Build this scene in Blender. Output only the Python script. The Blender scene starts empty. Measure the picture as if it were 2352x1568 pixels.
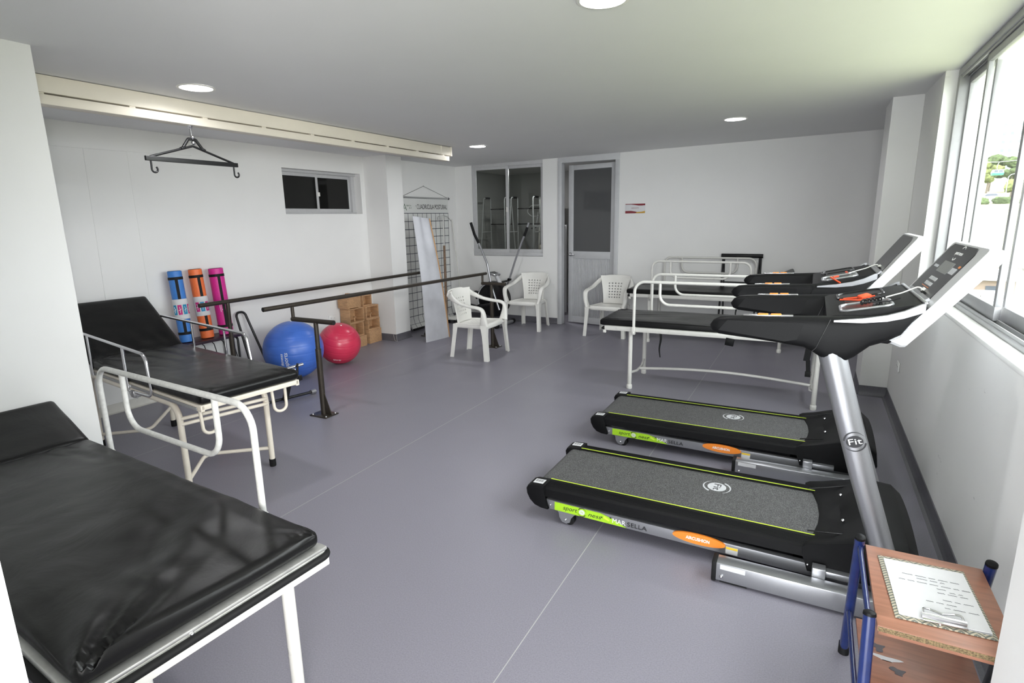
import bpy, bmesh, math, random
from mathutils import Vector, Matrix, Euler, noise

scene = bpy.context.scene
col = scene.collection
random.seed(7)
R = math.radians
PI = math.pi

# ------------------------------------------------------------------ camera
cam_data = bpy.data.cameras.new('camera')
cam = bpy.data.objects.new('camera', cam_data)
col.objects.link(cam)
cam_data.sensor_fit = 'HORIZONTAL'
cam_data.sensor_width = 36.0
cam_data.lens = 1292.76 / 2352.0 * 36.0
cam_data.clip_start = 0.02
cam_data.clip_end = 1500.0
_yaw, _pitch, _roll = R(-28.0346), R(12.3448), R(1.0117)
_f = Vector((math.sin(_yaw) * math.cos(_pitch), math.cos(_yaw) * math.cos(_pitch), -math.sin(_pitch)))
_r = Vector((math.cos(_yaw), -math.sin(_yaw), 0.0))
_d = _f.cross(_r)
_r2 = _r * math.cos(_roll) + _d * math.sin(_roll)
_d2 = -_r * math.sin(_roll) + _d * math.cos(_roll)
_m = Matrix((_r2, -_d2, -_f)).transposed().to_4x4()
_m.translation = Vector((0.0, 0.0, 1.7))
cam.matrix_world = _m
scene.camera = cam

# ------------------------------------------------------------------ colour management
scene.view_settings.view_transform = 'Standard'
scene.view_settings.look = 'None'
scene.view_settings.gamma = 1.0
scene.view_settings.use_curve_mapping = False
scene.view_settings.exposure = 1.68

# ------------------------------------------------------------------ overcast sky
world = bpy.data.worlds.new('overcast_sky')
scene.world = world
world.use_nodes = True
_nt = world.node_tree
_nt.nodes.clear()
_out = _nt.nodes.new('ShaderNodeOutputWorld')
_bg = _nt.nodes.new('ShaderNodeBackground')
_bg.inputs['Color'].default_value = (0.95, 0.98, 1.0, 1.0)
_bg.inputs['Strength'].default_value = 4.5
_nt.links.new(_bg.outputs[0], _out.inputs[0])


def portal(name, loc, rot, sx, sy):
    l = bpy.data.lights.new(name, 'AREA')
    l.shape = 'RECTANGLE'
    l.size, l.size_y = sx, sy
    l.cycles.is_portal = True
    o = bpy.data.objects.new(name, l)
    o.location, o.rotation_euler = loc, rot
    col.objects.link(o)


portal('daylight_portal', (0.93, 3.45, 1.88), (0, R(90), 0), 1.6, 3.6)
portal("rear_daylight_portal", (-0.35, -2.25, 1.3), (R(90), 0, 0), 3.6, 2.6)


# added fill light behind the camera, aimed through the doorway at the left wall
_cl = bpy.data.lights.new('rear_fill_light', 'AREA')
_cl.shape = 'RECTANGLE'
_cl.size, _cl.size_y = 1.0, 1.4
_cl.energy = 16.0
_cl.spread = R(80)
_cl.color = (1.0, 0.985, 0.97)
_co = bpy.data.objects.new('rear_fill_light', _cl)
_co.location = (0.95, -0.85, 1.55)
_co.rotation_euler = (R(90), 0, R(52))
col.objects.link(_co)


def downlight(x, y, z, watts):
    l = bpy.data.lights.new('downlight_lamp', 'AREA')
    l.shape = 'DISK'
    l.size = 0.17
    l.energy = watts
    l.color = (0.98, 0.98, 1.0)
    l.spread = R(165)
    o = bpy.data.objects.new('downlight_lamp', l)
    o.location = (x, y, z - 0.02)
    col.objects.link(o)


LIGHTS = [(-3.72, 2.58), (-3.82, 6.35), (-0.80, 6.35), (-0.905, 2.60)]


def ceil_z(x, y):
    return 2.640 + 0.0155 * x + 0.001 * y


for _x, _y in LIGHTS:
    downlight(_x, _y, ceil_z(_x, _y), 2.6)


# ------------------------------------------------------------------ materials
def principled(name, color, rough=0.5, metal=0.0, spec=0.5, coat=0.0, emit=None, estr=0.0):
    m = bpy.data.materials.new(name)
    m.use_nodes = True
    b = m.node_tree.nodes['Principled BSDF']
    b.inputs['Base Color'].default_value = (*color, 1.0)
    b.inputs['Roughness'].default_value = rough
    b.inputs['Metallic'].default_value = metal
    b.inputs['Specular IOR Level'].default_value = spec
    b.inputs['Coat Weight'].default_value = coat
    if emit:
        b.inputs['Emission Color'].default_value = (*emit, 1.0)
        b.inputs['Emission Strength'].default_value = estr
    m.diffuse_color = (*color, 1.0)
    return m


def add_noise(m, scale, amount, bump=0.0, bump_dist=0.002, detail=4.0, rough_amt=0.0, stretch=None, bscale=None):
    """procedural mottling of the base colour, optional bump and roughness variation"""
    nt = m.node_tree
    b = nt.nodes['Principled BSDF']
    c = tuple(b.inputs['Base Color'].default_value)
    tc = nt.nodes.new('ShaderNodeTexCoord')
    vec = tc.outputs['Object']
    if stretch:
        mp = nt.nodes.new('ShaderNodeMapping')
        mp.inputs['Scale'].default_value = stretch
        nt.links.new(vec, mp.inputs['Vector'])
        vec = mp.outputs['Vector']
    n = nt.nodes.new('ShaderNodeTexNoise')
    n.inputs['Scale'].default_value = scale
    n.inputs['Detail'].default_value = detail
    nt.links.new(vec, n.inputs['Vector'])
    if amount:
        rp = nt.nodes.new('ShaderNodeValToRGB')
        rp.color_ramp.elements[0].position = 0.3
        rp.color_ramp.elements[1].position = 0.7
        rp.color_ramp.elements[0].color = tuple(max(0.0, v * (1 - amount)) for v in c[:3]) + (1.0,)
        rp.color_ramp.elements[1].color = tuple(min(1.0, v * (1 + amount)) for v in c[:3]) + (1.0,)
        nt.links.new(n.outputs['Fac'], rp.inputs['Fac'])
        nt.links.new(rp.outputs['Color'], b.inputs['Base Color'])
    if rough_amt:
        mr = nt.nodes.new('ShaderNodeMapRange')
        r0 = b.inputs['Roughness'].default_value
        mr.inputs['To Min'].default_value = max(0.02, r0 - rough_amt)
        mr.inputs['To Max'].default_value = min(1.0, r0 + rough_amt)
        nt.links.new(n.outputs['Fac'], mr.inputs['Value'])
        nt.links.new(mr.outputs['Result'], b.inputs['Roughness'])
    if bump:
        src = n
        if bscale:
            src = nt.nodes.new('ShaderNodeTexNoise')
            src.inputs['Scale'].default_value = bscale
            src.inputs['Detail'].default_value = detail
            nt.links.new(vec, src.inputs['Vector'])
        bp = nt.nodes.new('ShaderNodeBump')
        bp.inputs['Strength'].default_value = bump
        bp.inputs['Distance'].default_value = bump_dist
        nt.links.new(src.outputs['Fac'], bp.inputs['Height'])
        nt.links.new(bp.outputs['Normal'], b.inputs['Normal'])
    return m


M = {}
M['wall'] = add_noise(principled('wall_paint', (0.78, 0.775, 0.765), 0.75, spec=0.25), 3.0, 0.012, 0.15, 0.001, bscale=160)
M['wall_scuffed'] = add_noise(principled('scuffed_wall_paint', (0.78, 0.775, 0.765), 0.75, spec=0.25), 3.0, 0.0, 0.15, 0.001, bscale=160)
_n = M['wall_scuffed'].node_tree
_t = _n.nodes.new('ShaderNodeTexCoord')
_mp = _n.nodes.new('ShaderNodeMapping')
_mp.inputs['Rotation'].default_value = (0.5, 0, 0)
_mp.inputs['Scale'].default_value = (3.0, 7.0, 26.0)
_ns = _n.nodes.new('ShaderNodeTexNoise')
_ns.inputs['Scale'].default_value = 1.0
_ns.inputs['Detail'].default_value = 6
_ns.inputs['Roughness'].default_value = 0.7
_cr = _n.nodes.new('ShaderNodeValToRGB')
_cr.color_ramp.elements[0].position = 0.665
_cr.color_ramp.elements[0].color = (0.78, 0.775, 0.765, 1)
_cr.color_ramp.elements[1].position = 0.74
_cr.color_ramp.elements[1].color = (0.36, 0.36, 0.36, 1)
_n.links.new(_t.outputs['Object'], _mp.inputs['Vector'])
_n.links.new(_mp.outputs['Vector'], _ns.inputs['Vector'])
_n.links.new(_ns.outputs['Fac'], _cr.inputs['Fac'])
_n.links.new(_cr.outputs['Color'], _n.nodes['Principled BSDF'].inputs['Base Color'])
M['ceiling'] = add_noise(principled('ceiling_paint', (0.78, 0.78, 0.78), 0.8, spec=0.2), 2.0, 0.01, 0.1, 0.001, bscale=200)
M['skirting'] = add_noise(principled('vinyl_skirting', (0.115, 0.112, 0.128), 0.45), 90, 0.10)
M['skirting_light'] = add_noise(principled('pale_skirting', (0.62, 0.60, 0.56), 0.6), 20, 0.04)  # paler tone for the left wall skirting
M['alu'] = add_noise(principled('window_aluminium', (0.34, 0.34, 0.35), 0.42, 0.35), 30, 0.03)
M['alu_pale'] = add_noise(principled('inner_window_aluminium', (0.54, 0.54, 0.55), 0.4, 0.2), 30, 0.03)
M['alu_grey'] = add_noise(principled('door_grey_enamel', (0.56, 0.565, 0.58), 0.45, 0.1), 12, 0.03)
M['chrome'] = add_noise(principled('chrome_plate', (0.72, 0.72, 0.74), 0.16, 1.0), 40, 0.04, rough_amt=0.06)
M['steel'] = add_noise(principled('dull_steel', (0.45, 0.45, 0.46), 0.35, 0.9), 60, 0.06)
M['silver'] = add_noise(principled('silver_paint', (0.40, 0.405, 0.425), 0.30, 0.75), 300, 0.03)
M['silver_light'] = add_noise(principled('pale_silver_plastic', (0.56, 0.565, 0.58), 0.36, 0.15), 200, 0.02)
M['white_enamel'] = add_noise(principled('white_enamel', (0.67, 0.66, 0.625), 0.3), 14, 0.03, rough_amt=0.08)
M['cream_enamel'] = add_noise(principled('cream_enamel', (0.76, 0.70, 0.60), 0.35), 14, 0.04, rough_amt=0.06)
M['rail_cream'] = add_noise(principled('rail_cream_enamel', (0.70, 0.65, 0.56), 0.5), 10, 0.02, rough_amt=0.05)
M['worn_white'] = add_noise(principled('worn_white_enamel', (0.62, 0.62, 0.60), 0.38), 60, 0.10, rough_amt=0.1)
M['white_plastic'] = add_noise(principled('white_moulded_plastic', (0.80, 0.79, 0.75), 0.32), 8, 0.02)
M['black_plastic'] = add_noise(principled('black_plastic', (0.005, 0.005, 0.0056), 0.5, spec=0.17), 150, 0.08, 0.25, 0.0006, bscale=700)
M['black_gloss'] = add_noise(principled('black_gloss', (0.009, 0.009, 0.010), 0.22, spec=0.35), 50, 0.05)
M['black_rubber'] = add_noise(principled('black_rubber', (0.008, 0.008, 0.0085), 0.65, spec=0.25), 60, 0.1)
M['black_metal'] = add_noise(principled('black_painted_metal', (0.011, 0.011, 0.012), 0.42, 0.1), 50, 0.06)
M['bronze'] = add_noise(principled('dark_bronze_tube', (0.046, 0.038, 0.030), 0.38, 0.45), 25, 0.12, rough_amt=0.08)
M['orange'] = add_noise(principled('orange_badge', (0.86, 0.25, 0.03), 0.35), 80, 0.04)
M['green'] = add_noise(principled('lime_decal', (0.37, 0.66, 0.02), 0.4), 80, 0.03)
M['lime_line'] = add_noise(principled('lime_stripe', (0.62, 0.80, 0.06), 0.4), 80, 0.03)
M['white_ink'] = add_noise(principled('white_print', (0.85, 0.85, 0.85), 0.5), 50, 0.02)
M['grey_ink'] = add_noise(principled('grey_print', (0.55, 0.56, 0.58), 0.5), 50, 0.02)
M['pen_ink'] = add_noise(principled('pen_ink', (0.10, 0.10, 0.12), 0.6), 50, 0.1)
M['black_ink'] = add_noise(principled('black_print', (0.015, 0.015, 0.018), 0.5), 50, 0.02)
M['yellow'] = add_noise(principled('caution_yellow', (0.85, 0.58, 0.04), 0.5), 50, 0.02)
M['red_plastic'] = add_noise(principled('red_plastic', (0.80, 0.09, 0.03), 0.35), 50, 0.04)
M['paper'] = add_noise(principled('paper', (0.66, 0.66, 0.675), 0.8, spec=0.2), 30, 0.015)
M['lcd'] = add_noise(principled('lcd_glass', (0.22, 0.23, 0.22), 0.15), 40, 0.05)
M['dark_wood'] = add_noise(principled('dark_purple_laminate', (0.035, 0.018, 0.028), 0.35), 20, 0.15)
M['wood'] = add_noise(principled('pine_wood', (0.46, 0.27, 0.14), 0.6), 9, 0.22, 0.2, 0.001, stretch=(1, 7, 7))
M['wood_stick'] = add_noise(principled('weathered_stick', (0.20, 0.13, 0.085), 0.7), 30, 0.3, 0.2, 0.001)
M['laminate'] = add_noise(principled('worn_wood_laminate', (0.34, 0.155, 0.098), 0.35), 5, 0.18, stretch=(1.2, 12, 6), rough_amt=0.1)
M['chip'] = add_noise(principled('raw_chipboard', (0.17, 0.12, 0.06), 0.85), 260, 0.6, 0.5, 0.001)
M['blue_tube'] = add_noise(principled('navy_enamel', (0.010, 0.022, 0.105), 0.22, coat=0.3), 25, 0.12)
M['ball_blue'] = add_noise(principled('blue_ball_vinyl', (0.055, 0.15, 0.55), 0.36), 8, 0.06, rough_amt=0.05)
M['ball_red'] = add_noise(principled('red_ball_vinyl', (0.60, 0.035, 0.085), 0.3), 8, 0.06, rough_amt=0.05)
M['mat_blue'] = add_noise(principled('blue_foam', (0.045, 0.20, 0.58), 0.5), 60, 0.06, 0.2, 0.001)
M['mat_orange'] = add_noise(principled('orange_foam', (0.82, 0.17, 0.045), 0.5), 60, 0.06, 0.2, 0.001)
M['mat_pink'] = add_noise(principled('magenta_foam', (0.62, 0.022, 0.27), 0.5), 60, 0.06, 0.2, 0.001)
M['magenta_print'] = add_noise(principled('magenta_print', (0.60, 0.02, 0.22), 0.5), 30, 0.03)
M['cyan_print'] = add_noise(principled('cyan_print', (0.01, 0.28, 0.52), 0.5), 30, 0.03)
M['foam_sheet'] = add_noise(principled('grey_white_foam_sheet', (0.58, 0.59, 0.63), 0.6), 2.6, 0.14)
M['foam_edge'] = add_noise(principled('tan_foam_edge', (0.55, 0.33, 0.17), 0.7), 5, 0.2)
M['poster'] = add_noise(principled('poster_vinyl', (0.64, 0.645, 0.63), 0.5), 4, 0.03)
M['grid_ink'] = add_noise(principled('grid_ink', (0.025, 0.03, 0.05), 0.5), 50, 0.02)
M['dark_green'] = add_noise(principled('dark_green_print', (0.02, 0.09, 0.04), 0.5), 50, 0.02)
M['brown_red'] = add_noise(principled('burgundy_print', (0.22, 0.02, 0.03), 0.5), 40, 0.1)
M['gold_print'] = add_noise(principled('gold_print', (0.55, 0.32, 0.05), 0.5), 40, 0.1)
M['socket'] = add_noise(principled('socket_plastic', (0.80, 0.80, 0.79), 0.35), 30, 0.01)
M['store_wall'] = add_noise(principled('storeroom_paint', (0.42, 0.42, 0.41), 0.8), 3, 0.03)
M['store_dark'] = add_noise(principled('unlit_room_shade', (0.03, 0.03, 0.03), 0.9), 3, 0.1)  # near-black colour stands in for the darkness of an unlit room
M['canvas'] = add_noise(principled('pale_canvas', (0.55, 0.50, 0.42), 0.9), 15, 0.2, 0.3, 0.003)
M['blue_cloth'] = add_noise(principled('dark_blue_cloth', (0.03, 0.06, 0.17), 0.85), 20, 0.2)
M['cardboard'] = add_noise(principled('cardboard', (0.20, 0.16, 0.12), 0.85), 10, 0.1)
M['lamp'] = principled('lit_diffuser', (0.95, 0.95, 1.0), 0.5, emit=(0.97, 0.97, 1.0), estr=5.0)
add_noise(M['lamp'], 20, 0.01)


def leather_mat(name, col3, rough):
    m = principled(name, col3, rough, spec=0.26)
    nt = m.node_tree
    b = nt.nodes['Principled BSDF']
    tc = nt.nodes.new('ShaderNodeTexCoord')
    n1 = nt.nodes.new('ShaderNodeTexNoise')
    n1.inputs['Scale'].default_value = 420
    n1.inputs['Detail'].default_value = 3
    n2 = nt.nodes.new('ShaderNodeTexNoise')
    n2.inputs['Scale'].default_value = 5
    n2.inputs['Detail'].default_value = 5
    n2.inputs['Distortion'].default_value = 0.6
    for n in (n1, n2):
        nt.links.new(tc.outputs['Object'], n.inputs['Vector'])
    b1 = nt.nodes.new('ShaderNodeBump')
    b1.inputs['Strength'].default_value = 0.12
    b1.inputs['Distance'].default_value = 0.0006
    b2 = nt.nodes.new('ShaderNodeBump')
    b2.inputs['Strength'].default_value = 0.22
    b2.inputs['Distance'].default_value = 0.02
    nt.links.new(n1.outputs['Fac'], b1.inputs['Height'])
    nt.links.new(n2.outputs['Fac'], b2.inputs['Height'])
    nt.links.new(b1.outputs['Normal'], b2.inputs['Normal'])
    nt.links.new(b2.outputs['Normal'], b.inputs['Normal'])
    mr = nt.nodes.new('ShaderNodeMapRange')
    mr.inputs['To Min'].default_value = rough - 0.08
    mr.inputs['To Max'].default_value = rough + 0.1
    nt.links.new(n2.outputs['Fac'], mr.inputs['Value'])
    nt.links.new(mr.outputs['Result'], b.inputs['Roughness'])
    return m


M['leather'] = leather_mat('black_upholstery', (0.005, 0.005, 0.005), 0.34)


def belt_mat():
    m = principled('speckled_running_belt', (0.05, 0.05, 0.052), 0.6)
    nt = m.node_tree
    b = nt.nodes['Principled BSDF']
    tc = nt.nodes.new('ShaderNodeTexCoord')
    n = nt.nodes.new('ShaderNodeTexNoise')
    n.inputs['Scale'].default_value = 330
    n.inputs['Detail'].default_value = 2
    r = nt.nodes.new('ShaderNodeValToRGB')
    r.color_ramp.elements[0].position = 0.42
    r.color_ramp.elements[0].color = (0.030, 0.030, 0.031, 1)
    r.color_ramp.elements[1].position = 0.66
    r.color_ramp.elements[1].color = (0.17, 0.17, 0.17, 1)
    nt.links.new(tc.outputs['Object'], n.inputs['Vector'])
    nt.links.new(n.outputs['Fac'], r.inputs['Fac'])
    nt.links.new(r.outputs['Color'], b.inputs['Base Color'])
    bp = nt.nodes.new('ShaderNodeBump')
    bp.inputs['Strength'].default_value = 0.4
    bp.inputs['Distance'].default_value = 0.001
    nt.links.new(n.outputs['Fac'], bp.inputs['Height'])
    nt.links.new(bp.outputs['Normal'], b.inputs['Normal'])
    return m


M['belt'] = belt_mat()


def floor_mat():
    m = principled('grey_sheet_vinyl', (0.2, 0.19, 0.22), 0.36)
    nt = m.node_tree
    L = nt.links.new
    b = nt.nodes['Principled BSDF']
    tc = nt.nodes.new('ShaderNodeTexCoord')
    sep = nt.nodes.new('ShaderNodeSeparateXYZ')
    L(tc.outputs['Object'], sep.inputs[0])

    def math_(op, a, v=None, v2=None):
        n = nt.nodes.new('ShaderNodeMath')
        n.operation = op
        if isinstance(a, (int, float)):
            n.inputs[0].default_value = a
        else:
            L(a, n.inputs[0])
        if v is not None:
            if isinstance(v, (int, float)):
                n.inputs[1].default_value = v
            else:
                L(v, n.inputs[1])
        return n.outputs[0]
    # welded seams every 1.725 m across the room
    t = math_('DIVIDE', math_('ADD', sep.outputs['X'], 0.922 + 1.725 * 20), 1.725)
    fr = math_('FRACT', math_('ADD', t, 0.5))
    dist = math_('ABSOLUTE', math_('SUBTRACT', fr, 0.5))
    seam = math_('LESS_THAN', dist, 0.0012)
    # fine flecks
    n1 = nt.nodes.new('ShaderNodeTexNoise')
    n1.inputs['Scale'].default_value = 170
    n1.inputs['Detail'].default_value = 3
    L(tc.outputs['Object'], n1.inputs['Vector'])
    r1 = nt.nodes.new('ShaderNodeValToRGB')
    r1.color_ramp.elements[0].position = 0.35
    r1.color_ramp.elements[0].color = (0.208, 0.198, 0.238, 1)
    r1.color_ramp.elements[1].position = 0.68
    r1.color_ramp.elements[1].color = (0.258, 0.247, 0.293, 1)
    L(n1.outputs['Fac'], r1.inputs['Fac'])
    # scattered scuffs and dull patches
    n2 = nt.nodes.new('ShaderNodeTexNoise')
    n2.inputs['Scale'].default_value = 1.4
    n2.inputs['Detail'].default_value = 6
    L(tc.outputs['Object'], n2.inputs['Vector'])
    mr = nt.nodes.new('ShaderNodeMapRange')
    mr.inputs['To Min'].default_value = 0.28
    mr.inputs['To Max'].default_value = 0.50
    L(n2.outputs['Fac'], mr.inputs['Value'])
    L(mr.outputs['Result'], b.inputs['Roughness'])
    # little round stains
    v = nt.nodes.new('ShaderNodeTexVoronoi')
    v.inputs['Scale'].default_value = 2.1
    L(tc.outputs['Object'], v.inputs['Vector'])
    ring = math_('MULTIPLY', math_('LESS_THAN', v.outputs['Distance'], 0.028), 0.5)
    gate = math_('GREATER_THAN', n2.outputs['Fac'], 0.56)
    st = math_('MULTIPLY', ring, gate)
    mx = nt.nodes.new('ShaderNodeMix')
    mx.data_type = 'RGBA'
    L(st, mx.inputs['Factor'])
    L(r1.outputs['Color'], mx.inputs[6])
    mx.inputs[7].default_value = (0.07, 0.065, 0.07, 1)
    mx2 = nt.nodes.new('ShaderNodeMix')
    mx2.data_type = 'RGBA'
    L(seam, mx2.inputs['Factor'])
    L(mx.outputs[2], mx2.inputs[6])
    mx2.inputs[7].default_value = (0.42, 0.41, 0.41, 1)
    L(mx2.outputs[2], b.inputs['Base Color'])
    bp = nt.nodes.new('ShaderNodeBump')
    bp.inputs['Strength'].default_value = 0.12
    bp.inputs['Distance'].default_value = 0.001
    L(n1.outputs['Fac'], bp.inputs['Height'])
    L(bp.outputs['Normal'], b.inputs['Normal'])
    return m


M['floor'] = floor_mat()


def glass_mat(name, tint, gloss_rough=0.03, ior=1.5, diffuse=None, dfac=0.0):
    m = bpy.data.materials.new(name)
    m.use_nodes = True
    nt = m.node_tree
    nt.nodes.clear()
    out = nt.nodes.new('ShaderNodeOutputMaterial')
    tr = nt.nodes.new('ShaderNodeBsdfTransparent')
    tr.inputs['Color'].default_value = (*tint, 1)
    gl = nt.nodes.new('ShaderNodeBsdfGlossy')
    gl.inputs['Roughness'].default_value = gloss_rough
    gl.inputs['Color'].default_value = (0.9, 0.9, 0.9, 1)
    fr = nt.nodes.new('ShaderNodeFresnel')
    fr.inputs['IOR'].default_value = ior
    base = tr.outputs[0]
    if diffuse:
        df = nt.nodes.new('ShaderNodeBsdfDiffuse')
        df.inputs['Color'].default_value = (*diffuse, 1)
        m1 = nt.nodes.new('ShaderNodeMixShader')
        m1.inputs[0].default_value = dfac
        nt.links.new(base, m1.inputs[1])
        nt.links.new(df.outputs[0], m1.inputs[2])
        base = m1.outputs[0]
    mx = nt.nodes.new('ShaderNodeMixShader')
    ge = nt.nodes.new('ShaderNodeNewGeometry')
    sb = nt.nodes.new('ShaderNodeMath')
    sb.operation = 'SUBTRACT'
    sb.inputs[0].default_value = 1.0
    nt.links.new(ge.outputs['Backfacing'], sb.inputs[1])
    ml = nt.nodes.new('ShaderNodeMath')
    ml.operation = 'MULTIPLY'
    nt.links.new(fr.outputs[0], ml.inputs[0])
    nt.links.new(sb.outputs[0], ml.inputs[1])
    nt.links.new(ml.outputs[0], mx.inputs[0])
    nt.links.new(base, mx.inputs[1])
    nt.links.new(gl.outputs[0], mx.inputs[2])
    nt.links.new(mx.outputs[0], out.inputs[0])
    return m


M['glass'] = glass_mat('clear_window_glass', (0.97, 0.985, 0.98))
M['glass_dim'] = glass_mat('storeroom_glass', (0.66, 0.68, 0.66), 0.02, 1.45)
M['glass_door'] = glass_mat('smoked_door_glass', (0.4, 0.4, 0.4), 0.05, 1.42, (0.11, 0.112, 0.115), 0.8)
M['glass_dark'] = glass_mat('dark_window_glass', (0.35, 0.35, 0.35), 0.04, 1.4, (0.012, 0.012, 0.011), 0.7)


# ------------------------------------------------------------------ mesh helpers
def fillet(pts, rad, closed=False, seg=6):
    """round the corners of a polyline"""
    pts = [Vector(p) for p in pts]
    n = len(pts)
    out = []
    for i, p in enumerate(pts):
        if not closed and i in (0, n - 1):
            out.append(p)
            continue
        a, b = pts[i - 1], pts[(i + 1) % n]
        r = rad[i] if isinstance(rad, (list, tuple)) else rad
        u, v = a - p, b - p
        lu, lv = u.length, v.length
        if lu < 1e-6 or lv < 1e-6 or r <= 0:
            out.append(p)
            continue
        u.normalize()
        v.normalize()
        ang = u.angle(v)
        if ang > PI - 0.02:
            out.append(p)
            continue
        d = min(r / math.tan(ang / 2), lu * 0.48, lv * 0.48)
        rr = d * math.tan(ang / 2)
        c = p + (u + v).normalized() * (rr / math.sin(ang / 2))
        s, e = p + u * d - c, p + v * d - c
        tot = s.angle(e)
        ax = s.cross(e)
        if ax.length < 1e-9:
            out.append(p)
            continue
        ax.normalize()
        for k in range(seg + 1):
            out.append(c + Matrix.Rotation(tot * k / seg, 3, ax) @ s)
    return out


class MB:
    def __init__(self):
        self.bm = bmesh.new()

    def box(self, c, s, rot=None, bevel=0.0, seg=2):
        v0 = set(self.bm.verts)
        mat = Matrix.Translation(Vector(c))
        if rot is not None:
            mat = mat @ (rot.to_4x4() if isinstance(rot, Matrix) else Euler(rot).to_matrix().to_4x4())
        mat = mat @ Matrix.Diagonal((s[0], s[1], s[2], 1.0))
        r = bmesh.ops.create_cube(self.bm, size=1.0, matrix=mat)
        if bevel > 0:
            ed = list({e for v in r['verts'] for e in v.link_edges})
            bmesh.ops.bevel(self.bm, geom=ed, offset=min(bevel, min(s) * 0.45), segments=seg, affect='EDGES', profile=0.5)
        return self

    def box2(self, lo, hi, bevel=0.0):
        c = [(a + b) / 2 for a, b in zip(lo, hi)]
        s = [abs(b - a) for a, b in zip(lo, hi)]
        return self.box(c, s, bevel=bevel)

    def ring(self, c, u, v, r, n, rv=None):
        rv = r if rv is None else rv
        return [self.bm.verts.new(c + u * (r * math.cos(2 * PI * k / n)) + v * (rv * math.sin(2 * PI * k / n))) for k in range(n)]

    def skin(self, a, b):
        n = len(a)
        for k in range(n):
            try:
                self.bm.faces.new((a[k], a[(k + 1) % n], b[(k + 1) % n], b[k]))
            except ValueError:
                pass

    def tube(self, pts, r, closed=False, n=12, rv=None, up=None):
        """round (or oval) tube along a polyline; r may be a list"""
        pts = [Vector(p) for p in pts]
        q = [pts[0]]
        for p in pts[1:]:
            if (p - q[-1]).length > 1e-5:
                q.append(p)
        pts = q
        m = len(pts)
        rings = []
        t0 = (pts[1] - pts[0]).normalized()
        ref = Vector(up) if up else (Vector((0, 0, 1)) if abs(t0.z) < 0.9 else Vector((1, 0, 0)))
        u = (ref - t0 * ref.dot(t0)).normalized()
        for i, p in enumerate(pts):
            if closed:
                t = (pts[(i + 1) % m] - pts[i - 1]).normalized()
            elif i == 0:
                t = (pts[1] - p).normalized()
            elif i == m - 1:
                t = (p - pts[i - 1]).normalized()
            else:
                t = ((pts[i + 1] - p).normalized() + (p - pts[i - 1]).normalized()).normalized()
            u = (u - t * u.dot(t)).normalized()
            v = t.cross(u)
            rr = r[i] if isinstance(r, (list, tuple)) else r
            rings.append(self.ring(p, u, v, rr, n, rv))
        for i in range(m - 1):
            self.skin(rings[i], rings[i + 1])
        if closed:
            self.skin(rings[-1], rings[0])
        else:
            self.bm.faces.new(list(reversed(rings[0])))
            self.bm.faces.new(rings[-1])
        return self

    def cyl(self, p0, p1, r, r1=None, n=20):
        p0, p1 = Vector(p0), Vector(p1)
        return self.tube([p0, p1], [r, r if r1 is None else r1], n=n)

    def lathe(self, prof, n=32, mat=None):
        """profile of (radius, z) revolved about z"""
        mat = mat or Matrix.Identity(4)
        rings = []
        for rr, z in prof:
            if rr < 1e-6:
                rings.append([self.bm.verts.new(mat @ Vector((0, 0, z)))])
            else:
                rings.append([self.bm.verts.new(mat @ Vector((rr * math.cos(2 * PI * k / n), rr * math.sin(2 * PI * k / n), z))) for k in range(n)])
        for a, b in zip(rings, rings[1:]):
            if len(a) == 1 and len(b) == 1:
                continue
            if len(a) == 1:
                for k in range(n):
                    self.bm.faces.new((a[0], b[(k + 1) % n], b[k]))
            elif len(b) == 1:
                for k in range(n):
                    self.bm.faces.new((a[k], a[(k + 1) % n], b[0]))
            else:
                self.skin(a, b)
        return self

    def prism(self, poly, lo, hi, axis='y', bevel=0.0):
        """extrude a 2-D polygon: axis y takes (x, z) points, z takes (x, y), x takes (y, z)"""
        def P(a, b, t):
            return {'y': (a, t, b), 'z': (a, b, t), 'x': (t, a, b)}[axis]
        a = [self.bm.verts.new(P(p[0], p[1], lo)) for p in poly]
        b = [self.bm.verts.new(P(p[0], p[1], hi)) for p in poly]
        f1 = self.bm.faces.new(a)
        f2 = self.bm.faces.new(list(reversed(b)))
        self.skin(b, a)
        if bevel > 0:
            ed = list(f1.edges) + list(f2.edges)
            bmesh.ops.bevel(self.bm, geom=ed, offset=bevel, segments=2, affect='EDGES', profile=0.5)
        return self

    def loft(self, sections):
        """closed loops with equal vertex counts, capped"""
        rings = [[self.bm.verts.new(p) for p in s] for s in sections]
        for a, b in zip(rings, rings[1:]):
            self.skin(a, b)
        self.bm.faces.new(list(reversed(rings[0])))
        self.bm.faces.new(rings[-1])
        return self

    def sheet(self, fn, nu, nv, thick=0.0):
        g = [[self.bm.verts.new(fn(i / nu, j / nv)) for j in range(nv + 1)] for i in range(nu + 1)]
        for i in range(nu):
            for j in range(nv):
                self.bm.faces.new((g[i][j], g[i + 1][j], g[i + 1][j + 1], g[i][j + 1]))
        if thick:
            bmesh.ops.recalc_face_normals(self.bm, faces=self.bm.faces)
            bmesh.ops.solidify(self.bm, geom=list(self.bm.faces), thickness=thick)
        return self

    def sphere(self, c, r, seg=48, rings=24, scale=(1, 1, 1)):
        bmesh.ops.create_uvsphere(self.bm, u_segments=seg, v_segments=rings, radius=r,
                                  matrix=Matrix.Translation(Vector(c)) @ Matrix.Diagonal((*scale, 1.0)))
        return self

    def xf(self, mat):
        bmesh.ops.transform(self.bm, matrix=mat, verts=self.bm.verts)
        return self


def tag(o, label=None, cat=None, group=None, kind=None):
    if label:
        o['label'] = label
    if cat:
        o['category'] = cat
    if group:
        o['group'] = group
    if kind:
        o['kind'] = kind
    return o


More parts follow.
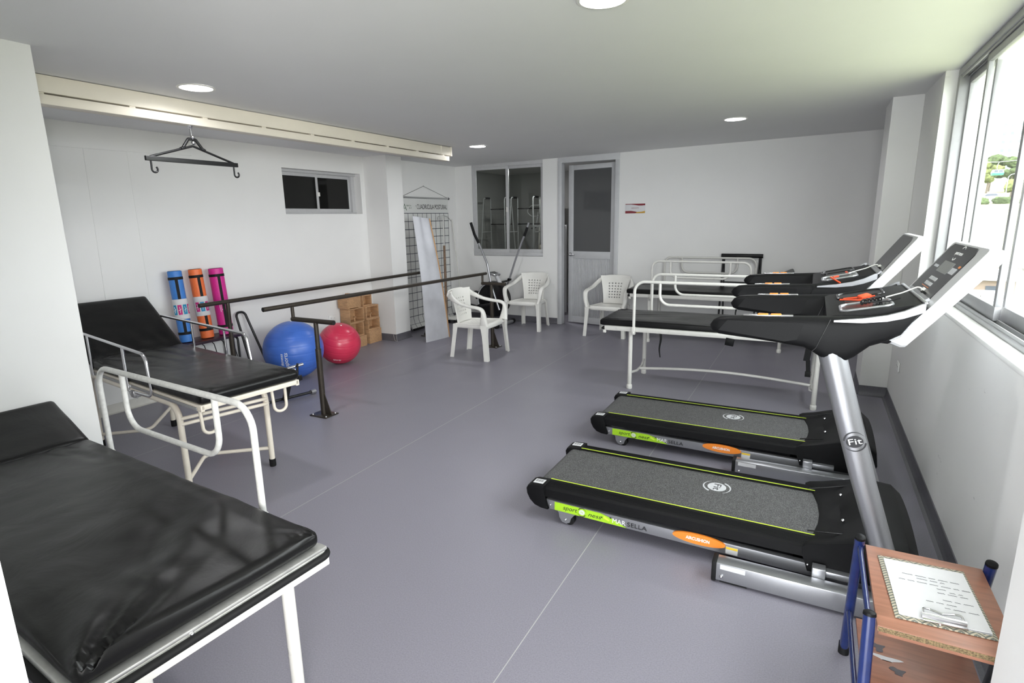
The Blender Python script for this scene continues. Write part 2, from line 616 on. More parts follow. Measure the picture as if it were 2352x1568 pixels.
def obj(name, mb, mat, parent=None, sharp=38, label=None):
    bm = mb.bm
    bmesh.ops.recalc_face_normals(bm, faces=bm.faces)
    me = bpy.data.meshes.new(name)
    bm.to_mesh(me)
    bm.free()
    me.materials.append(M[mat] if isinstance(mat, str) else mat)
    for p in me.polygons:
        p.use_smooth = True
    me.set_sharp_from_angle(angle=R(sharp))
    o = bpy.data.objects.new(name, me)
    col.objects.link(o)
    if parent is not None:
        o.parent = parent
    if label:
        o['label'] = label
    return o


def thing(name, label, cat, loc=(0, 0, 0), rz=0.0, group=None, rot=None):
    o = bpy.data.objects.new(name, None)
    o.empty_display_size = 0.1
    col.objects.link(o)
    o.location = loc
    o.rotation_euler = rot if rot else (0, 0, rz)
    return tag(o, label, cat, group)


def structure(name, mb, mat, parent=None, sharp=38):
    o = obj(name, mb, mat, parent, sharp)
    if parent is None:
        o['kind'] = 'structure'
    return o


def kids(o):
    return [c for c in bpy.data.objects if c.parent == o]


def dup(root, loc, rz, label, group=None):
    r = root.copy()
    col.objects.link(r)
    r.location = loc
    r.rotation_euler = (0, 0, rz)
    r['label'] = label
    if group:
        r['group'] = group
    for ch in kids(root):
        c = ch.copy()
        col.objects.link(c)
        c.parent = r
        for g in kids(ch):
            d = g.copy()
            col.objects.link(d)
            d.parent = c
    return r


_dg_texts = []


def frame(origin, right, up):
    r_, u_ = Vector(right).normalized(), Vector(up).normalized()
    n_ = r_.cross(u_).normalized()
    u_ = n_.cross(r_)
    m = Matrix((r_, u_, n_)).transposed().to_4x4()
    m.translation = Vector(origin)
    return m


def lettering(name, s, height, origin, right, up, mat, parent=None, align='CENTER', bold=0.0, width=None, shear=0.0, depth=0.0004):
    """flat raised lettering as a mesh"""
    cu = bpy.data.curves.new(name, 'FONT')
    cu.body = s
    cu.align_x = align
    cu.align_y = 'CENTER'
    cu.size = height * 1.38
    cu.offset = bold
    cu.shear = shear
    cu.extrude = depth
    cu.resolution_u = 4
    tmp = bpy.data.objects.new('tmp', cu)
    col.objects.link(tmp)
    dg = bpy.context.evaluated_depsgraph_get()
    me = bpy.data.meshes.new_from_object(tmp.evaluated_get(dg))
    bpy.data.objects.remove(tmp)
    bpy.data.curves.remove(cu)
    me.name = name
    if width:
        xs = [v.co.x for v in me.vertices]
        k = width / max(1e-6, max(xs) - min(xs))
        for v in me.vertices:
            v.co.x *= k
    me.transform(frame(origin, right, up))
    me.materials.clear()
    me.materials.append(M[mat])
    o = bpy.data.objects.new(name, me)
    col.objects.link(o)
    if parent is not None:
        o.parent = parent
    return o


def arc_pts(c, u, v, r, a0, a1, n=16):
    c, u, v = Vector(c), Vector(u), Vector(v)
    return [c + u * (r * math.cos(a0 + (a1 - a0) * k / n)) + v * (r * math.sin(a0 + (a1 - a0) * k / n)) for k in range(n + 1)]


def plate(mb, fr, outline, t=0.0008):
    """thin plate with a 2-D outline on a frame, t thick towards the frame's normal"""
    a = [mb.bm.verts.new(fr @ Vector((p[0], p[1], 0))) for p in outline]
    b = [mb.bm.verts.new(fr @ Vector((p[0], p[1], t))) for p in outline]
    mb.bm.faces.new(list(reversed(a)))
    mb.bm.faces.new(b)
    mb.skin(a, b)
    return mb


def ellipse(rx, ry, n=28, cx=0, cy=0):
    return [(cx + rx * math.cos(2 * PI * k / n), cy + ry * math.sin(2 * PI * k / n)) for k in range(n)]


def swoosh(rad, a0, a1, w, n=14):
    """crescent outline used beside round emblems"""
    o = [(rad * math.cos(a0 + (a1 - a0) * k / n), rad * math.sin(a0 + (a1 - a0) * k / n)) for k in range(n + 1)]
    i = []
    for k in range(n, -1, -1):
        f = k / n
        rr = rad - w * (f ** 0.8)
        a = a0 + (a1 - a0) * f
        i.append((rr * math.cos(a), rr * math.sin(a)))
    return o + i[:-1]

# ================================================================== the room
structure('floor', MB().box2((-7.0, -2.4, -0.12), (1.2, 11.2, 0.0)), 'floor')


def _ceil(u, v):
    x, y = -7.0 + 8.1 * u, -0.02 + 11.2 * v
    return (x, y, ceil_z(x, y))


cm = MB()
_cl = [(-7.0, -0.02), (1.10, -0.02), (1.10, 11.2), (-7.0, 11.2)]
cm.loft([[(x, y, ceil_z(x, y)) for x, y in _cl], [(x, y, ceil_z(x, y) + 0.18) for x, y in _cl]])
structure('ceiling', cm, 'ceiling')


def wall_with_holes(name, axis, t0, t1, a0, a1, z1, holes, mat='wall', z0=0.0):
    """wall slab normal to axis between t0 and t1, spanning a0..a1, with (a, b, zlo, zhi) openings"""
    mb = MB()

    def bx(p, q, lo, hi):
        if q - p < 1e-4 or hi - lo < 1e-4:
            return
        if axis == 'x':
            mb.box2((t0, p, lo), (t1, q, hi))
        else:
            mb.box2((p, t0, lo), (q, t1, hi))
    cur = a0
    for (p, q, lo, hi) in sorted(holes):
        bx(cur, p, z0, z1)
        bx(p, q, z0, lo)
        bx(p, q, hi, z1)
        cur = q
    bx(cur, a1, z0, z1)
    return structure(name, mb, mat)


wall_with_holes('wall_left', 'x', -5.78, -5.60, 1.50, 6.56, 2.66, [(4.834, 6.15, 1.795, 2.329)])
structure('wall_left_far', MB().box2((-5.78, 6.55, 0), (-5.48, 8.36, 2.66)), 'wall')
wall_with_holes('wall_back', 'y', 8.35, 8.50, -5.78, 1.02, 2.74,
                [(-5.165, -3.852, 1.085, 2.74), (-3.575, -2.608, 0.0, 2.74)])
wall_with_holes('wall_right', 'x', 0.72, 0.98, -0.30, 8.36, 2.74, [(1.655, 5.205, 1.118, 2.74)], 'wall_scuffed')
structure('wall_front_left', MB().box2((-5.77, -0.02, 0), (-3.547, 1.593, 2.68)), 'wall')
structure('wall_rear', MB().box2((-3.56, 0.02, 0), (-0.75, 0.22, 2.72)), 'wall')
structure('wall_pillar_right', MB().box2((0.497, 6.08, 0), (0.73, 6.62, 2.74)), 'wall')
structure('wall_pillar_near', MB().box2((0.50, -0.10, 0), (0.73, 1.655, 2.74)), 'wall')
structure('wall_pillar_left', MB().box2((-5.62, 6.23, 0), (-5.20, 6.56, 2.66)), 'wall')

# unseen corridor added to cut sky light at the doorway, far end left open
mb = MB()
mb.box2((-2.35, -2.3, 0), (-2.20, 0.03, 2.72))
mb.box2((1.50, -2.3, 0), (1.65, 0.03, 2.72))
mb.box2((0.72, -0.30, 0), (1.65, -0.12, 2.72))
structure('wall_sky_screen', mb, 'wall')
structure('ceiling_sky_screen', MB().box2((-2.4, -2.4, 2.62), (1.7, 0.0, 2.72)), 'ceiling')

# coved vinyl skirting
def skirting(name, segs, mat, h=0.095, cove=0.03):
    mb = MB()
    for (p, q, nrm) in segs:
        p, q, n_ = Vector((*p, 0)), Vector((*q, 0)), Vector((*nrm, 0))
        prof = [(0.0, 0.0), (cove + 0.006, 0.0), (cove * 0.45 + 0.004, cove * 0.25), (0.010, cove * 0.7), (0.006, cove * 1.3), (0.006, h), (0.0, h)]
        mb.loft([[p + n_ * a + Vector((0, 0, b + 0.0006)) for a, b in prof], [q + n_ * a + Vector((0, 0, b + 0.0006)) for a, b in prof]])
    return structure(name, mb, mat)


skirting('baseboard_left', [((-5.60, 1.593), (-5.60, 6.23), (1, 0)), ], 'skirting_light', 0.085)
skirting('baseboard_left_far', [((-5.60, 6.23), (-5.20, 6.23), (0, -1)), ((-5.20, 6.224), (-5.20, 6.56), (1, 0)),
                                ((-5.48, 6.56), (-5.48, 8.35), (1, 0))], 'skirting')
skirting('baseboard_back', [((-5.48, 8.35), (-3.60, 8.35), (0, -1)), ((-2.585, 8.35), (0.72, 8.35), (0, -1))], 'skirting')
skirting('baseboard_right', [((0.72, 1.655), (0.72, 6.08), (-1, 0)), ((0.497, 6.08), (0.72, 6.08), (0, -1)), ((0.497, 6.074), (0.497, 6.62), (-1, 0)),
                             ((0.72, 6.62), (0.72, 8.35), (-1, 0)), ((0.50, 0.0), (0.50, 1.655), (-1, 0)), ((0.50, 1.655), (0.72, 1.655), (0, 1))], 'skirting')
skirting('baseboard_front_left', [((-3.547, 0.22), (-3.547, 1.593), (1, 0)), ((-3.56, 0.22), (-0.75, 0.22), (0, 1))], 'skirting')

# surface cable runs on the left wall
mb = MB()
for pts in ([(-5.599, 1.6, 2.34), (-5.599, 3.12, 2.354), (-5.599, 3.74, 2.37)], [(-5.599, 2.765, 2.353), (-5.599, 2.74, 1.04), (-5.599, 2.74, 0.1)],
            [(-5.599, 3.12, 2.353), (-5.599, 3.122, 0.99), (-5.599, 3.122, 0.1)]):
    mb.tube(pts, 0.0032, n=6)
structure('trim_1', mb, 'wall')
# weld strip along the skirting returns of the left pillar
mb = MB()
mb.tube([(-5.196, 6.226, 0.09), (-5.160, 6.19, 0.012), (-5.160, 6.19, 0.004)], 0.0016, n=6)
mb.tube([(-5.25, 6.222, 0.09), (-5.20, 6.19, 0.014), (-5.150, 6.185, 0.003)], 0.0016, n=6)
structure('trim_2', mb, 'skirting_light')

# ------------------------------------------------------------------ big sliding window on the right
win = MB()
X0, X1 = 0.795, 0.905
zt = 2.652
win.box2((X0, 1.66, 1.122), (X1, 5.20, 1.150), 0.003)
for k in range(4):
    xx = X0 + 0.006 + k * 0.030
    win.box2((xx, 1.66, 1.150), (xx + 0.006, 5.20, 1.166 + 0.004 * k))
win.box2((X0, 1.66, zt - 0.045), (X1, 5.20, zt), 0.003)
for k in range(3):
    xx = X0 + 0.01 + k * 0.036
    win.box2((xx, 1.66, zt - 0.06), (xx + 0.008, 5.20, zt - 0.04))
win.box2((X0, 5.135, 1.15), (X1, 5.20, zt - 0.045), 0.003)
win.box2((X0 - 0.0, 1.66, 1.15), (X1, 1.72, zt - 0.045), 0.003)
w1 = structure('window_1', win, 'alu')


def sash(parent, x, y0, y1, z0, z1, st=0.04, bot=0.07, top=0.055, th=0.028, mat='alu', glass='glass', latch=None):
    s = MB()
    s.box2((x, y0, z0), (x + th, y1, z0 + bot), 0.003)
    s.box2((x, y0, z1 - top), (x + th, y1, z1), 0.003)
    s.box2((x + 0.0012, y0 + 0.0008, z0 + 0.002), (x + th - 0.0012, y0 + st, z1 - 0.002), 0.002)
    s.box2((x + 0.0012, y1 - st, z0 + 0.002), (x + th - 0.0012, y1 - 0.0008, z1 - 0.002), 0.002)
    so = obj('sash', s, mat, parent)
    g = MB()
    g.box2((x + th * 0.4, y0 + st * 0.8, z0 + bot * 0.9), (x + th * 0.4 + 0.005, y1 - st * 0.8, z1 - top * 0.9))
    obj('pane', g, glass, so)
    return so


za, zb = 1.162, zt - 0.05
sash(w1, 0.852, 4.445, 5.15, za, zb)
sash(w1, 0.815, 3.535, 4.49, za, zb)
sash(w1, 0.852, 2.64, 3.58, za, zb)
sash(w1, 0.815, 1.71, 2.68, za, zb)
# rendered sill inside the frame
structure('trim_3', MB().box2((0.716, 1.656, 1.100), (0.797, 5.206, 1.1235), 0.004), 'wall')

# ------------------------------------------------------------------ storeroom window in the back wall
win = MB()
y0, y1 = 8.365, 8.44
zb2, zt2 = 1.088, 2.575
win.box2((-5.165, y0, zb2), (-3.852, y1, zb2 + 0.05), 0.004)
win.box2((-5.165, y0, zt2 - 0.045), (-3.852, y1, zt2 + 0.03), 0.004)
win.box2((-5.1645, y0 + 0.0015, zb2 + 0.002), (-5.120, y1 - 0.0015, zt2 - 0.002), 0.003)
win.box2((-3.875, y0 + 0.03, zb2), (-3.852, y1, zt2), 0.004)
w2 = structure('window_2', win, 'alu_pale')
for (xa, xb, yy) in ((-5.125, -4.48, 8.372), (-4.53, -3.865, 8.402)):
    s = MB()
    s.box2((xa, yy, zb2 + 0.045), (xb, yy + 0.026, zb2 + 0.11), 0.003)
    s.box2((xa, yy, zt2 - 0.09), (xb, yy + 0.026, zt2 - 0.04), 0.003)
    s.box2((xa + 0.0008, yy + 0.0012, zb2 + 0.047), (xa + 0.04, yy + 0.0248, zt2 - 0.042), 0.002)
    s.box2((xb - 0.045, yy + 0.0012, zb2 + 0.047), (xb - 0.0008, yy + 0.0248, zt2 - 0.042), 0.002)
    so = obj('sash', s, 'alu_pale', w2)
    g = MB()
    g.box2((xa + 0.03, yy + 0.010, zb2 + 0.10), (xb - 0.03, yy + 0.015, zt2 - 0.08))
    obj('pane', g, 'glass_dim', so)
    if xa < -5:
        l = MB()
        l.box2((xb - 0.038, yy - 0.016, 1.80), (xb - 0.012, yy, 1.88), 0.004)
        obj('latch', l, 'white_plastic', so)

# ------------------------------------------------------------------ small high window in the left wall
win = MB()
xa, xb = -5.775, -5.725
win.box2((xa, 4.834, 1.795), (xb + 0.02, 6.15, 1.818), 0.003)
win.box2((xa, 4.834, 2.298), (xb + 0.035, 6.15, 2.329), 0.003)
win.box2((xa + 0.001, 4.8345, 1.80), (xb - 0.001, 4.865, 2.32), 0.003)
win.box2((xa, 6.09, 1.80), (xb + 0.01, 6.15, 2.32), 0.003)
w3 = structure('window_3', win, 'alu_pale')
for (p, q, xx) in ((4.855, 5.50, -5.750), (5.455, 6.10, -5.772)):
    so = sash(w3, xx, p, q, 1.812, 2.305, st=0.036, bot=0.052, top=0.048, th=0.022, glass='glass_dark', mat='alu_pale')
    if p < 5.2:
        l = MB()
        l.box2((xx + 0.02, q - 0.024, 2.02), (xx + 0.036, q + 0.010, 2.07), 0.004)
        obj('latch', l, 'white_plastic', so)
mb = MB()
mb.box2((-6.8, 4.3, 1.4), (-5.80, 6.5, 1.42))
mb.box2((-6.8, 4.3, 2.5), (-5.80, 6.5, 2.52))
mb.box2((-6.82, 4.3, 1.4), (-6.8, 6.5, 2.52))
mb.box2((-6.8, 4.28, 1.4), (-5.80, 4.3, 2.52))
mb.box2((-6.8, 6.5, 1.4), (-5.80, 6.52, 2.52))
structure('wall_beyond_small_window', mb, 'store_dark')

# ------------------------------------------------------------------ grey door to the storeroom, standing slightly ajar
fr = MB()
fr.box2((-3.585, 8.33, 0), (-3.520, 8.46, 2.545), 0.004)
fr.box2((-2.668, 8.3335, 0), (-2.604, 8.46, 2.545), 0.004)
fr.box2((-3.584, 8.3315, 2.515), (-2.605, 8.4585, 2.66), 0.003)
d1 = structure('door_1', fr, 'alu_grey')
lf = bpy.data.objects.new('leaf', None)
# leaf local: hinge at x=0, extends to -x
DW, DH = 0.835, 2.49
lm = MB()
lm.box2((-DW, 0, 0.012), (-DW + 0.085, 0.04, DH), 0.004)
lm.box2((-0.085, 0, 0.012), (0, 0.04, DH), 0.004)
lm.box2((-DW + 0.001, 0.0012, 0.014), (-0.001, 0.0388, 0.115), 0.003)
lm.box2((-DW + 0.001, 0.0012, DH - 0.075), (-0.001, 0.0388, DH - 0.002), 0.003)
lm.box2((-DW + 0.001, 0.0012, 1.055), (-0.001, 0.0388, 1.168), 0.003)
for k in range(26):
    xk = -DW + 0.085 + (DW - 0.17) * (k + 0.5) / 26
    lm.box2((xk - 0.0105, 0.014, 0.11), (xk + 0.0105, 0.03, 1.06), 0.003)
bpy.data.objects.remove(lf)
leaf = obj('door_leaf', lm, 'alu_grey', d1)
leaf.location = (-2.668, 8.405, 0)
leaf.rotation_euler = (0, 0, R(-10))
g = MB().box2((-DW + 0.08, 0.016, 1.16), (-0.08, 0.022, DH - 0.07))
obj('pane', g, 'glass_door', leaf)
h = MB()
h.cyl((-DW + 0.045, 0.0, 1.115), (-DW + 0.045, -0.012, 1.115), 0.03, n=24)
h.cyl((-DW + 0.045, -0.012, 1.115), (-DW + 0.045, -0.04, 1.115), 0.012, n=16)
h.tube(fillet([(-DW + 0.045, -0.04, 1.115), (-DW + 0.045, -0.052, 1.115), (-DW + 0.14, -0.05, 1.11)], 0.012), 0.010, n=10)
obj('handle', h, 'steel', leaf)

# ------------------------------------------------------------------ storeroom shell
mb = MB()
mb.box2((-5.7, 10.6, 0), (-2.2, 10.7, 2.75))
mb.box2((-5.8, 8.5, 0), (-5.7, 10.7, 2.75))
mb.box2((-2.3, 8.5, 0), (-2.2, 10.7, 2.75))
structure('wall_storeroom', mb, 'store_wall')

# ------------------------------------------------------------------ recessed downlights
spots = ['round lit ceiling downlight above the hanging black hook bar', 'round lit ceiling downlight in front of the storeroom window',
         'round lit ceiling downlight above the white railed beds', 'round lit ceiling downlight cut by the top edge of the photo']
proto = None
for (x, y), lab in zip(LIGHTS, spots):
    if proto is None:
        proto = thing('ceiling_light', lab, 'ceiling light', (x, y, ceil_z(x, y)), 0, 'round ceiling downlights')
        tr = MB()
        tr.lathe([(0.100, 0.0), (0.116, -0.001), (0.118, -0.004), (0.112, -0.007), (0.100, -0.006), (0.100, 0.0)], 48)
        obj('trim_ring', tr, 'white_plastic', proto)
        df = MB()
        df.lathe([(0.0, -0.004), (0.099, -0.004), (0.099, 0.004), (0.0, 0.004)], 48)
        obj('diffuser', df, 'lamp', proto)
    else:
        dup(proto, (x, y, ceil_z(x, y)), 0, lab, 'round ceiling downlights')

# wall sockets
for lab, lo, rz in (('white double wall socket low on wall behind the blue ball', (-5.598, 5.42, 0.44), R(90)),
                    ('white wall socket plate beneath the big window', (0.718, 5.55, 0.43), R(-90))):
    t = thing('wall_socket', lab, 'socket', lo, rz)
    p = MB().box((0, -0.004, 0), (0.118, 0.010, 0.078), bevel=0.004)
    pl = obj('cover_plate', p, 'socket', t)
    for sx in (-0.028, 0.028):
        q = MB()
        q.cyl((sx, -0.008, 0), (sx, -0.0105, 0), 0.019, n=24)
        of = obj('outlet', q, 'socket', t)
        s = MB()
        s.box((sx - 0.006, -0.0108, 0.003), (0.002, 0.001, 0.008))
        s.box((sx + 0.006, -0.0108, 0.003), (0.002, 0.001, 0.008))
        s.cyl((sx, -0.0103, -0.009), (sx, -0.0113, -0.009), 0.002, n=10)
        obj('slot', s, 'black_plastic', of)

# door plaque
t = thing('door_sign', 'small white plaque with red and gold waves right of the grey door', 'sign', (-2.358, 8.347, 1.808))
pl = obj('plate', MB().box((0, -0.002, 0), (0.294, 0.004, 0.136), bevel=0.001), 'paper', t)
F_ = frame((0, -0.0042, 0), (1, 0, 0), (0, 0, 1))
def wave(y0, amp, ph, lo):
    n = 20
    e = [(-0.147 + 0.294 * k / n, y0 + amp * math.sin(ph + PI * 1.5 * k / n)) for k in range(n + 1)]
    return e
up = [(-0.147, 0.068), (-0.147, 0.058), (-0.06, 0.058), (0.0, 0.050), (0.05, 0.041), (0.10, 0.040), (0.147, 0.044), (0.147, 0.068)]
obj('upper_wave', plate(MB(), F_, up), 'brown_red', pl)
lw = [(-0.147, -0.068), (0.0, -0.068), (0.03, -0.05), (0.0, -0.042), (-0.06, -0.032), (-0.147, -0.033)]
obj('lower_wave', plate(MB(), F_, lw), 'brown_red', pl)
lw2 = [(0.0, -0.068), (0.147, -0.068), (0.147, -0.035), (0.10, -0.046), (0.03, -0.05)]
obj('gold_wave', plate(MB(), F_, lw2), 'gold_print', pl)
lettering('lettering', 'DEPOSITO', 0.017, (0, -0.0045, 0.005), (1, 0, 0), (0, 0, 1), 'brown_red', pl, width=0.11)

# ================================================================== treadmills
def fit_emblem(name, fr, rad, ink, bg_ink, parent, text_ink, depth=0.0005):
    """round FIT emblem: filled disc with letters, two crescents"""
    mb = MB()
    plate(mb, fr, ellipse(rad * 0.74, rad * 0.60), depth)
    plate(mb, fr, swoosh(rad, R(20), R(165), rad * 0.16), depth)
    plate(mb, fr, swoosh(rad, R(200), R(345), rad * 0.16), depth)
    e = obj(name, mb, ink, parent)
    m3 = fr.to_3x3()
    lettering('lettering', 'Fit', rad * 0.62, fr @ Vector((0, 0, depth + 0.0003)), m3 @ Vector((1, 0, 0)), m3 @ Vector((0, 1, 0)), text_ink, e if parent.parent is None or True else parent,
              bold=0.0, width=rad * 1.15)
    return e


def barcode(fr, w, h, parent):
    s = obj('sticker', plate(MB(), fr, [(-w / 2, -h / 2), (w / 2, -h / 2), (w / 2, h / 2), (-w / 2, h / 2)], 0.0006), 'paper', parent)
    return s


def make_treadmill(label, loc):
    t = thing('treadmill', label, 'treadmill', loc, 0, 'black and silver treadmills by the window')
    # ---- running belt over its rollers
    prof = [(0.20, 0.2045), (-1.275, 0.2045)]
    for k in range(1, 10):
        a = PI / 2 + PI * k / 10
        prof.append((-1.275 + 0.045 * math.cos(a), 0.1595 + 0.045 * math.sin(a)))
    prof += [(-1.275, 0.1145), (0.20, 0.1145)]
    belt = obj('running_belt', MB().prism(prof, -0.242, 0.242, 'y'), 'belt', t)
    frb = frame((-0.365, 0.085, 0.2052), (0, -1, 0), (1, 0, 0))
    emb = MB()
    plate(emb, frb, ellipse(0.052, 0.050), 0.0006)
    plate(emb, frb, swoosh(0.075, R(30), R(150), 0.012), 0.0006)
    plate(emb, frb, swoosh(0.075, R(210), R(330), 0.012), 0.0006)
    obj('emblem', emb, 'grey_ink', belt)
    lettering('lettering', 'Fit', 0.040, (-0.365, 0.085, 0.2062), (0, -1, 0), (1, 0, 0), 'black_ink', belt, width=0.075)
    for sy in (-1, 1):
        # ribbed step rail beside the belt
        pr = [(0.240, 0.206), (0.240, 0.2165), (0.262, 0.2175), (0.330, 0.206), (0.340, 0.196), (0.342, 0.150), (0.240, 0.150)]
        rb = MB().prism([(sy * a, b) for a, b in pr], -1.235, 0.13, 'x')
        for k in range(6):
            yy = 0.272 + 0.0095 * k
            zz = 0.2175 - (yy - 0.262) * 0.17
            rb.box((-0.55, sy * yy, zz), (1.36, 0.0032, 0.0025))
        rail = obj('step_rail', rb, 'black_plastic', t)
        obj('stripe', MB().box((-0.555, sy * 0.2455, 0.2178), (1.36, 0.0055, 0.0016)), 'lime_line', rail)
        # silver side frame
        sf = MB()
        sf.prism([(-1.225, 0.134), (-1.205, 0.078), (0.46, 0.050), (0.46, 0.112)], sy * 0.305, sy * 0.338, 'y', bevel=0.003)
        side = obj('side_frame', sf, 'silver', t)
        obj('bolt', MB().sphere((-1.20, sy * 0.339, 0.103), 0.006, 12, 8), 'chrome', side)
        # rear end cap
        ec = MB()
        outl = [(-1.232, 0.216), (-1.31, 0.212), (-1.335, 0.203), (-1.347, 0.182), (-1.343, 0.150), (-1.325, 0.115), (-1.295, 0.088), (-1.255, 0.076), (-1.212, 0.074), (-1.212, 0.10), (-1.232, 0.14)]
        ec.prism(outl, sy * 0.235, sy * 0.352, 'y', bevel=0.010)
        cap = obj('end_cap', ec, 'black_plastic', t)
        barcode(frame((-1.282, sy * 0.30, 0.2150), (1, 0, 0.04), (0, 1, 0)), 0.062, 0.052, cap)
        bars = MB()
        for k in range(9):
            bars.box((-1.305 + 0.0055 * k, sy * 0.30 + 0.004, 0.2157 + 0.0002 * k), (0.0012 + 0.0012 * (k % 3 == 1), 0.026, 0.0006))
        obj('bar_print', bars, 'black_ink', cap)
        # transport wheel on its bracket
        br = MB()
        br.prism([(-1.165, 0.088), (-1.03, 0.085), (-1.055, 0.070), (-1.075, 0.045), (-1.083, 0.018), (-1.105, 0.008), (-1.130, 0.014), (-1.146, 0.040), (-1.150, 0.066)], sy * 0.327, sy * 0.334, 'y')
        bk = obj('wheel_bracket', br, 'silver', t)
        wl = MB()
        wl.cyl((-1.090, sy * 0.325, 0.032), (-1.090, sy * 0.295, 0.032), 0.032, n=28)
        obj('wheel', wl, 'black_rubber', bk)
        obj('axle_bolt', MB().sphere((-1.108, sy * 0.336, 0.032), 0.007, 12, 8), 'chrome', bk)
        # long floor foot
        ff = MB().box2((-0.280, sy * 0.415, 0.012), (0.50, sy * 0.492, 0.102), bevel=0.004)
        foot = obj('base_foot', ff, 'silver', t)
        obj('end_plug', MB().box2((-0.298, sy * 0.412, 0.004), (-0.275, sy * 0.495, 0.106), bevel=0.006), 'black_rubber', foot)
        obj('bolt', MB().sphere((-0.252, sy * 0.493, 0.035), 0.009, 12, 8), 'chrome', foot)
        for px in (-0.2, 0.42):
            obj('pad', MB().box((px, sy * 0.453, 0.006), (0.12, 0.06, 0.012)), 'black_rubber', foot)
        # lift link between foot and side frame
        lk = MB()
        lk.box((0.145, sy * 0.388, 0.095), (0.055, 0.05, 0.10), bevel=0.004)
        lk.box((0.215, sy * 0.360, 0.110), (0.16, 0.05, 0.030), bevel=0.004)
        ln = obj('lift_bracket', lk, 'silver', t)
        obj('bolt', MB().sphere((0.145, sy * 0.414, 0.085), 0.012, 14, 8), 'chrome', ln)
        # leaning oval upright
        up = MB()
        secs = []
        for f in (0.0, 0.25, 0.5, 0.75, 1.0):
            z = 0.05 + f * 1.09
            xc = 0.455 - 0.350 * f - 0.012 * math.sin(f * PI)
            hw = 0.047 + 0.004 * f
            secs.append([(xc + hw * math.cos(a) * (abs(math.cos(a)) ** -0.12 if abs(math.cos(a)) > 1e-3 else 1),
                          sy * 0.370 + 0.036 * math.sin(a), z) for a in [2 * PI * k / 24 for k in range(24)]])
        up.loft(secs)
        upr = obj('upright', up, 'silver', t, sharp=50)
        d = Vector((-0.35, 0, 1.09)).normalized()
        sx = Vector((d.z, 0, -d.x))
        fr_ = frame((0.222, sy * 0.4075, 0.763), sx * (1 if sy < 0 else -1), d)
        e = fit_emblem('emblem', fr_, 0.043, 'black_ink', None, upr, 'white_ink')
    # near-side decals (one set each side, as printed)
    for sy in (-1, 1):
        side = [c for c in kids(t) if c.name.startswith('side_frame')][0 if sy < 0 else 1]
        def zc(x):
            return 0.106 - (x + 1.2) * 0.0156
        fx = lambda x: (x, sy * 0.3395, zc(x))
        rgt, upv = Vector((-sy * 1.0, 0, sy * 0.0156)), Vector((0, 0, 1))
        def dec(name, x, outl, mat, dy=0.0):
            f_ = frame(Vector(fx(x)) + Vector((0, sy * dy, 0)), rgt, upv)
            return obj(name, plate(MB(), f_, outl, 0.0006), mat, side)
        x0, x1 = (-1.172, -0.72)
        if sy < 0:
            dec('green_band', -1.0, [(-0.172, -0.025), (0.245, -0.025), (0.175, 0.005), (0.10, 0.024), (-0.172, 0.025)], 'green')
            lettering('lettering', 'sport', 0.026, (-1.080, -0.3405, zc(-1.08) + 0.002), rgt, upv, 'black_ink', side, width=0.085, shear=0.25)
            lettering('lettering', 'ness', 0.024, (-0.935, -0.3405, zc(-0.935) - 0.002), rgt, upv, 'black_ink', side, width=0.075, shear=0.25)
            f_ = frame((-1.008, -0.3403, zc(-1.008)), rgt, upv)
            em = MB()
            plate(em, f_, ellipse(0.017, 0.015), 0.0006)
            obj('emblem', em, 'paper', side)
            sw = MB()
            plate(sw, f_, swoosh(0.026, R(15), R(150), 0.005), 0.0006)
            plate(sw, f_, swoosh(0.026, R(190), R(330), 0.005), 0.0006)
            obj('crescent', sw, 'black_ink', side)
            lettering('lettering', 'Fit', 0.012, (-1.008, -0.3412, zc(-1.008)), rgt, upv, 'green', side)
            f_ = frame((-0.868, -0.3403, zc(-0.868)), rgt, upv)
            tri = MB()
            plate(tri, f_, [(-0.030, 0.002), (-0.022, -0.004), (-0.022, 0.008)], 0.0006)
            plate(tri, f_, [(0.026, 0.016), (0.018, 0.010), (0.026, 0.004)], 0.0006)
            obj('arrow_mark', tri, 'black_ink', side)
            dmd = MB()
            plate(dmd, f_, [(-0.016, 0.0), (-0.012, 0.014), (0.02, -0.004), (0.014, -0.012)], 0.0006)
            obj('diamond_mark', dmd, 'lime_line', side)
            lettering('lettering', 'MAR', 0.027, (-0.798, -0.3406, zc(-0.798) - 0.002), rgt, upv, 'white_ink', side, width=0.072)
            lettering('lettering', 'SELLA', 0.025, (-0.700, -0.3406, zc(-0.70) - 0.003), rgt, upv, 'black_ink', side, width=0.105)
        bd = MB()
        f_ = frame((-0.385, sy * 0.338, zc(-0.385) + 0.018), rgt, upv)
        pts = ellipse(0.128, 0.027, 40)
        plate(bd, f_, pts, 0.012)
        bdg = obj('badge', bd, 'orange', t)
        lettering('lettering', 'AIRCUSHION', 0.017, (-0.388, sy * 0.3506, zc(-0.385) + 0.018), rgt, upv, 'white_ink', bdg, width=0.115, bold=0.0006)
        f_ = frame((-0.228, sy * 0.3395, zc(-0.228) - 0.004), rgt, upv)
        st = obj('sticker', plate(MB(), f_, [(-0.028, -0.019), (0.028, -0.019), (0.028, 0.019), (-0.028, 0.019)], 0.0005), 'paper', side)
        yb = MB()
        plate(yb, frame((-0.228, sy * 0.3402, zc(-0.228) + 0.008), rgt, upv), [(-0.027, -0.006), (0.027, -0.006), (0.027, 0.006), (-0.027, 0.006)], 0.0005)
        obj('caution_band', yb, 'yellow', side)
        f_ = frame((-0.205, sy * 0.4925, 0.085), rgt, upv)
        foot = [c for c in kids(t) if c.name.startswith('base_foot')][0 if sy < 0 else 1]
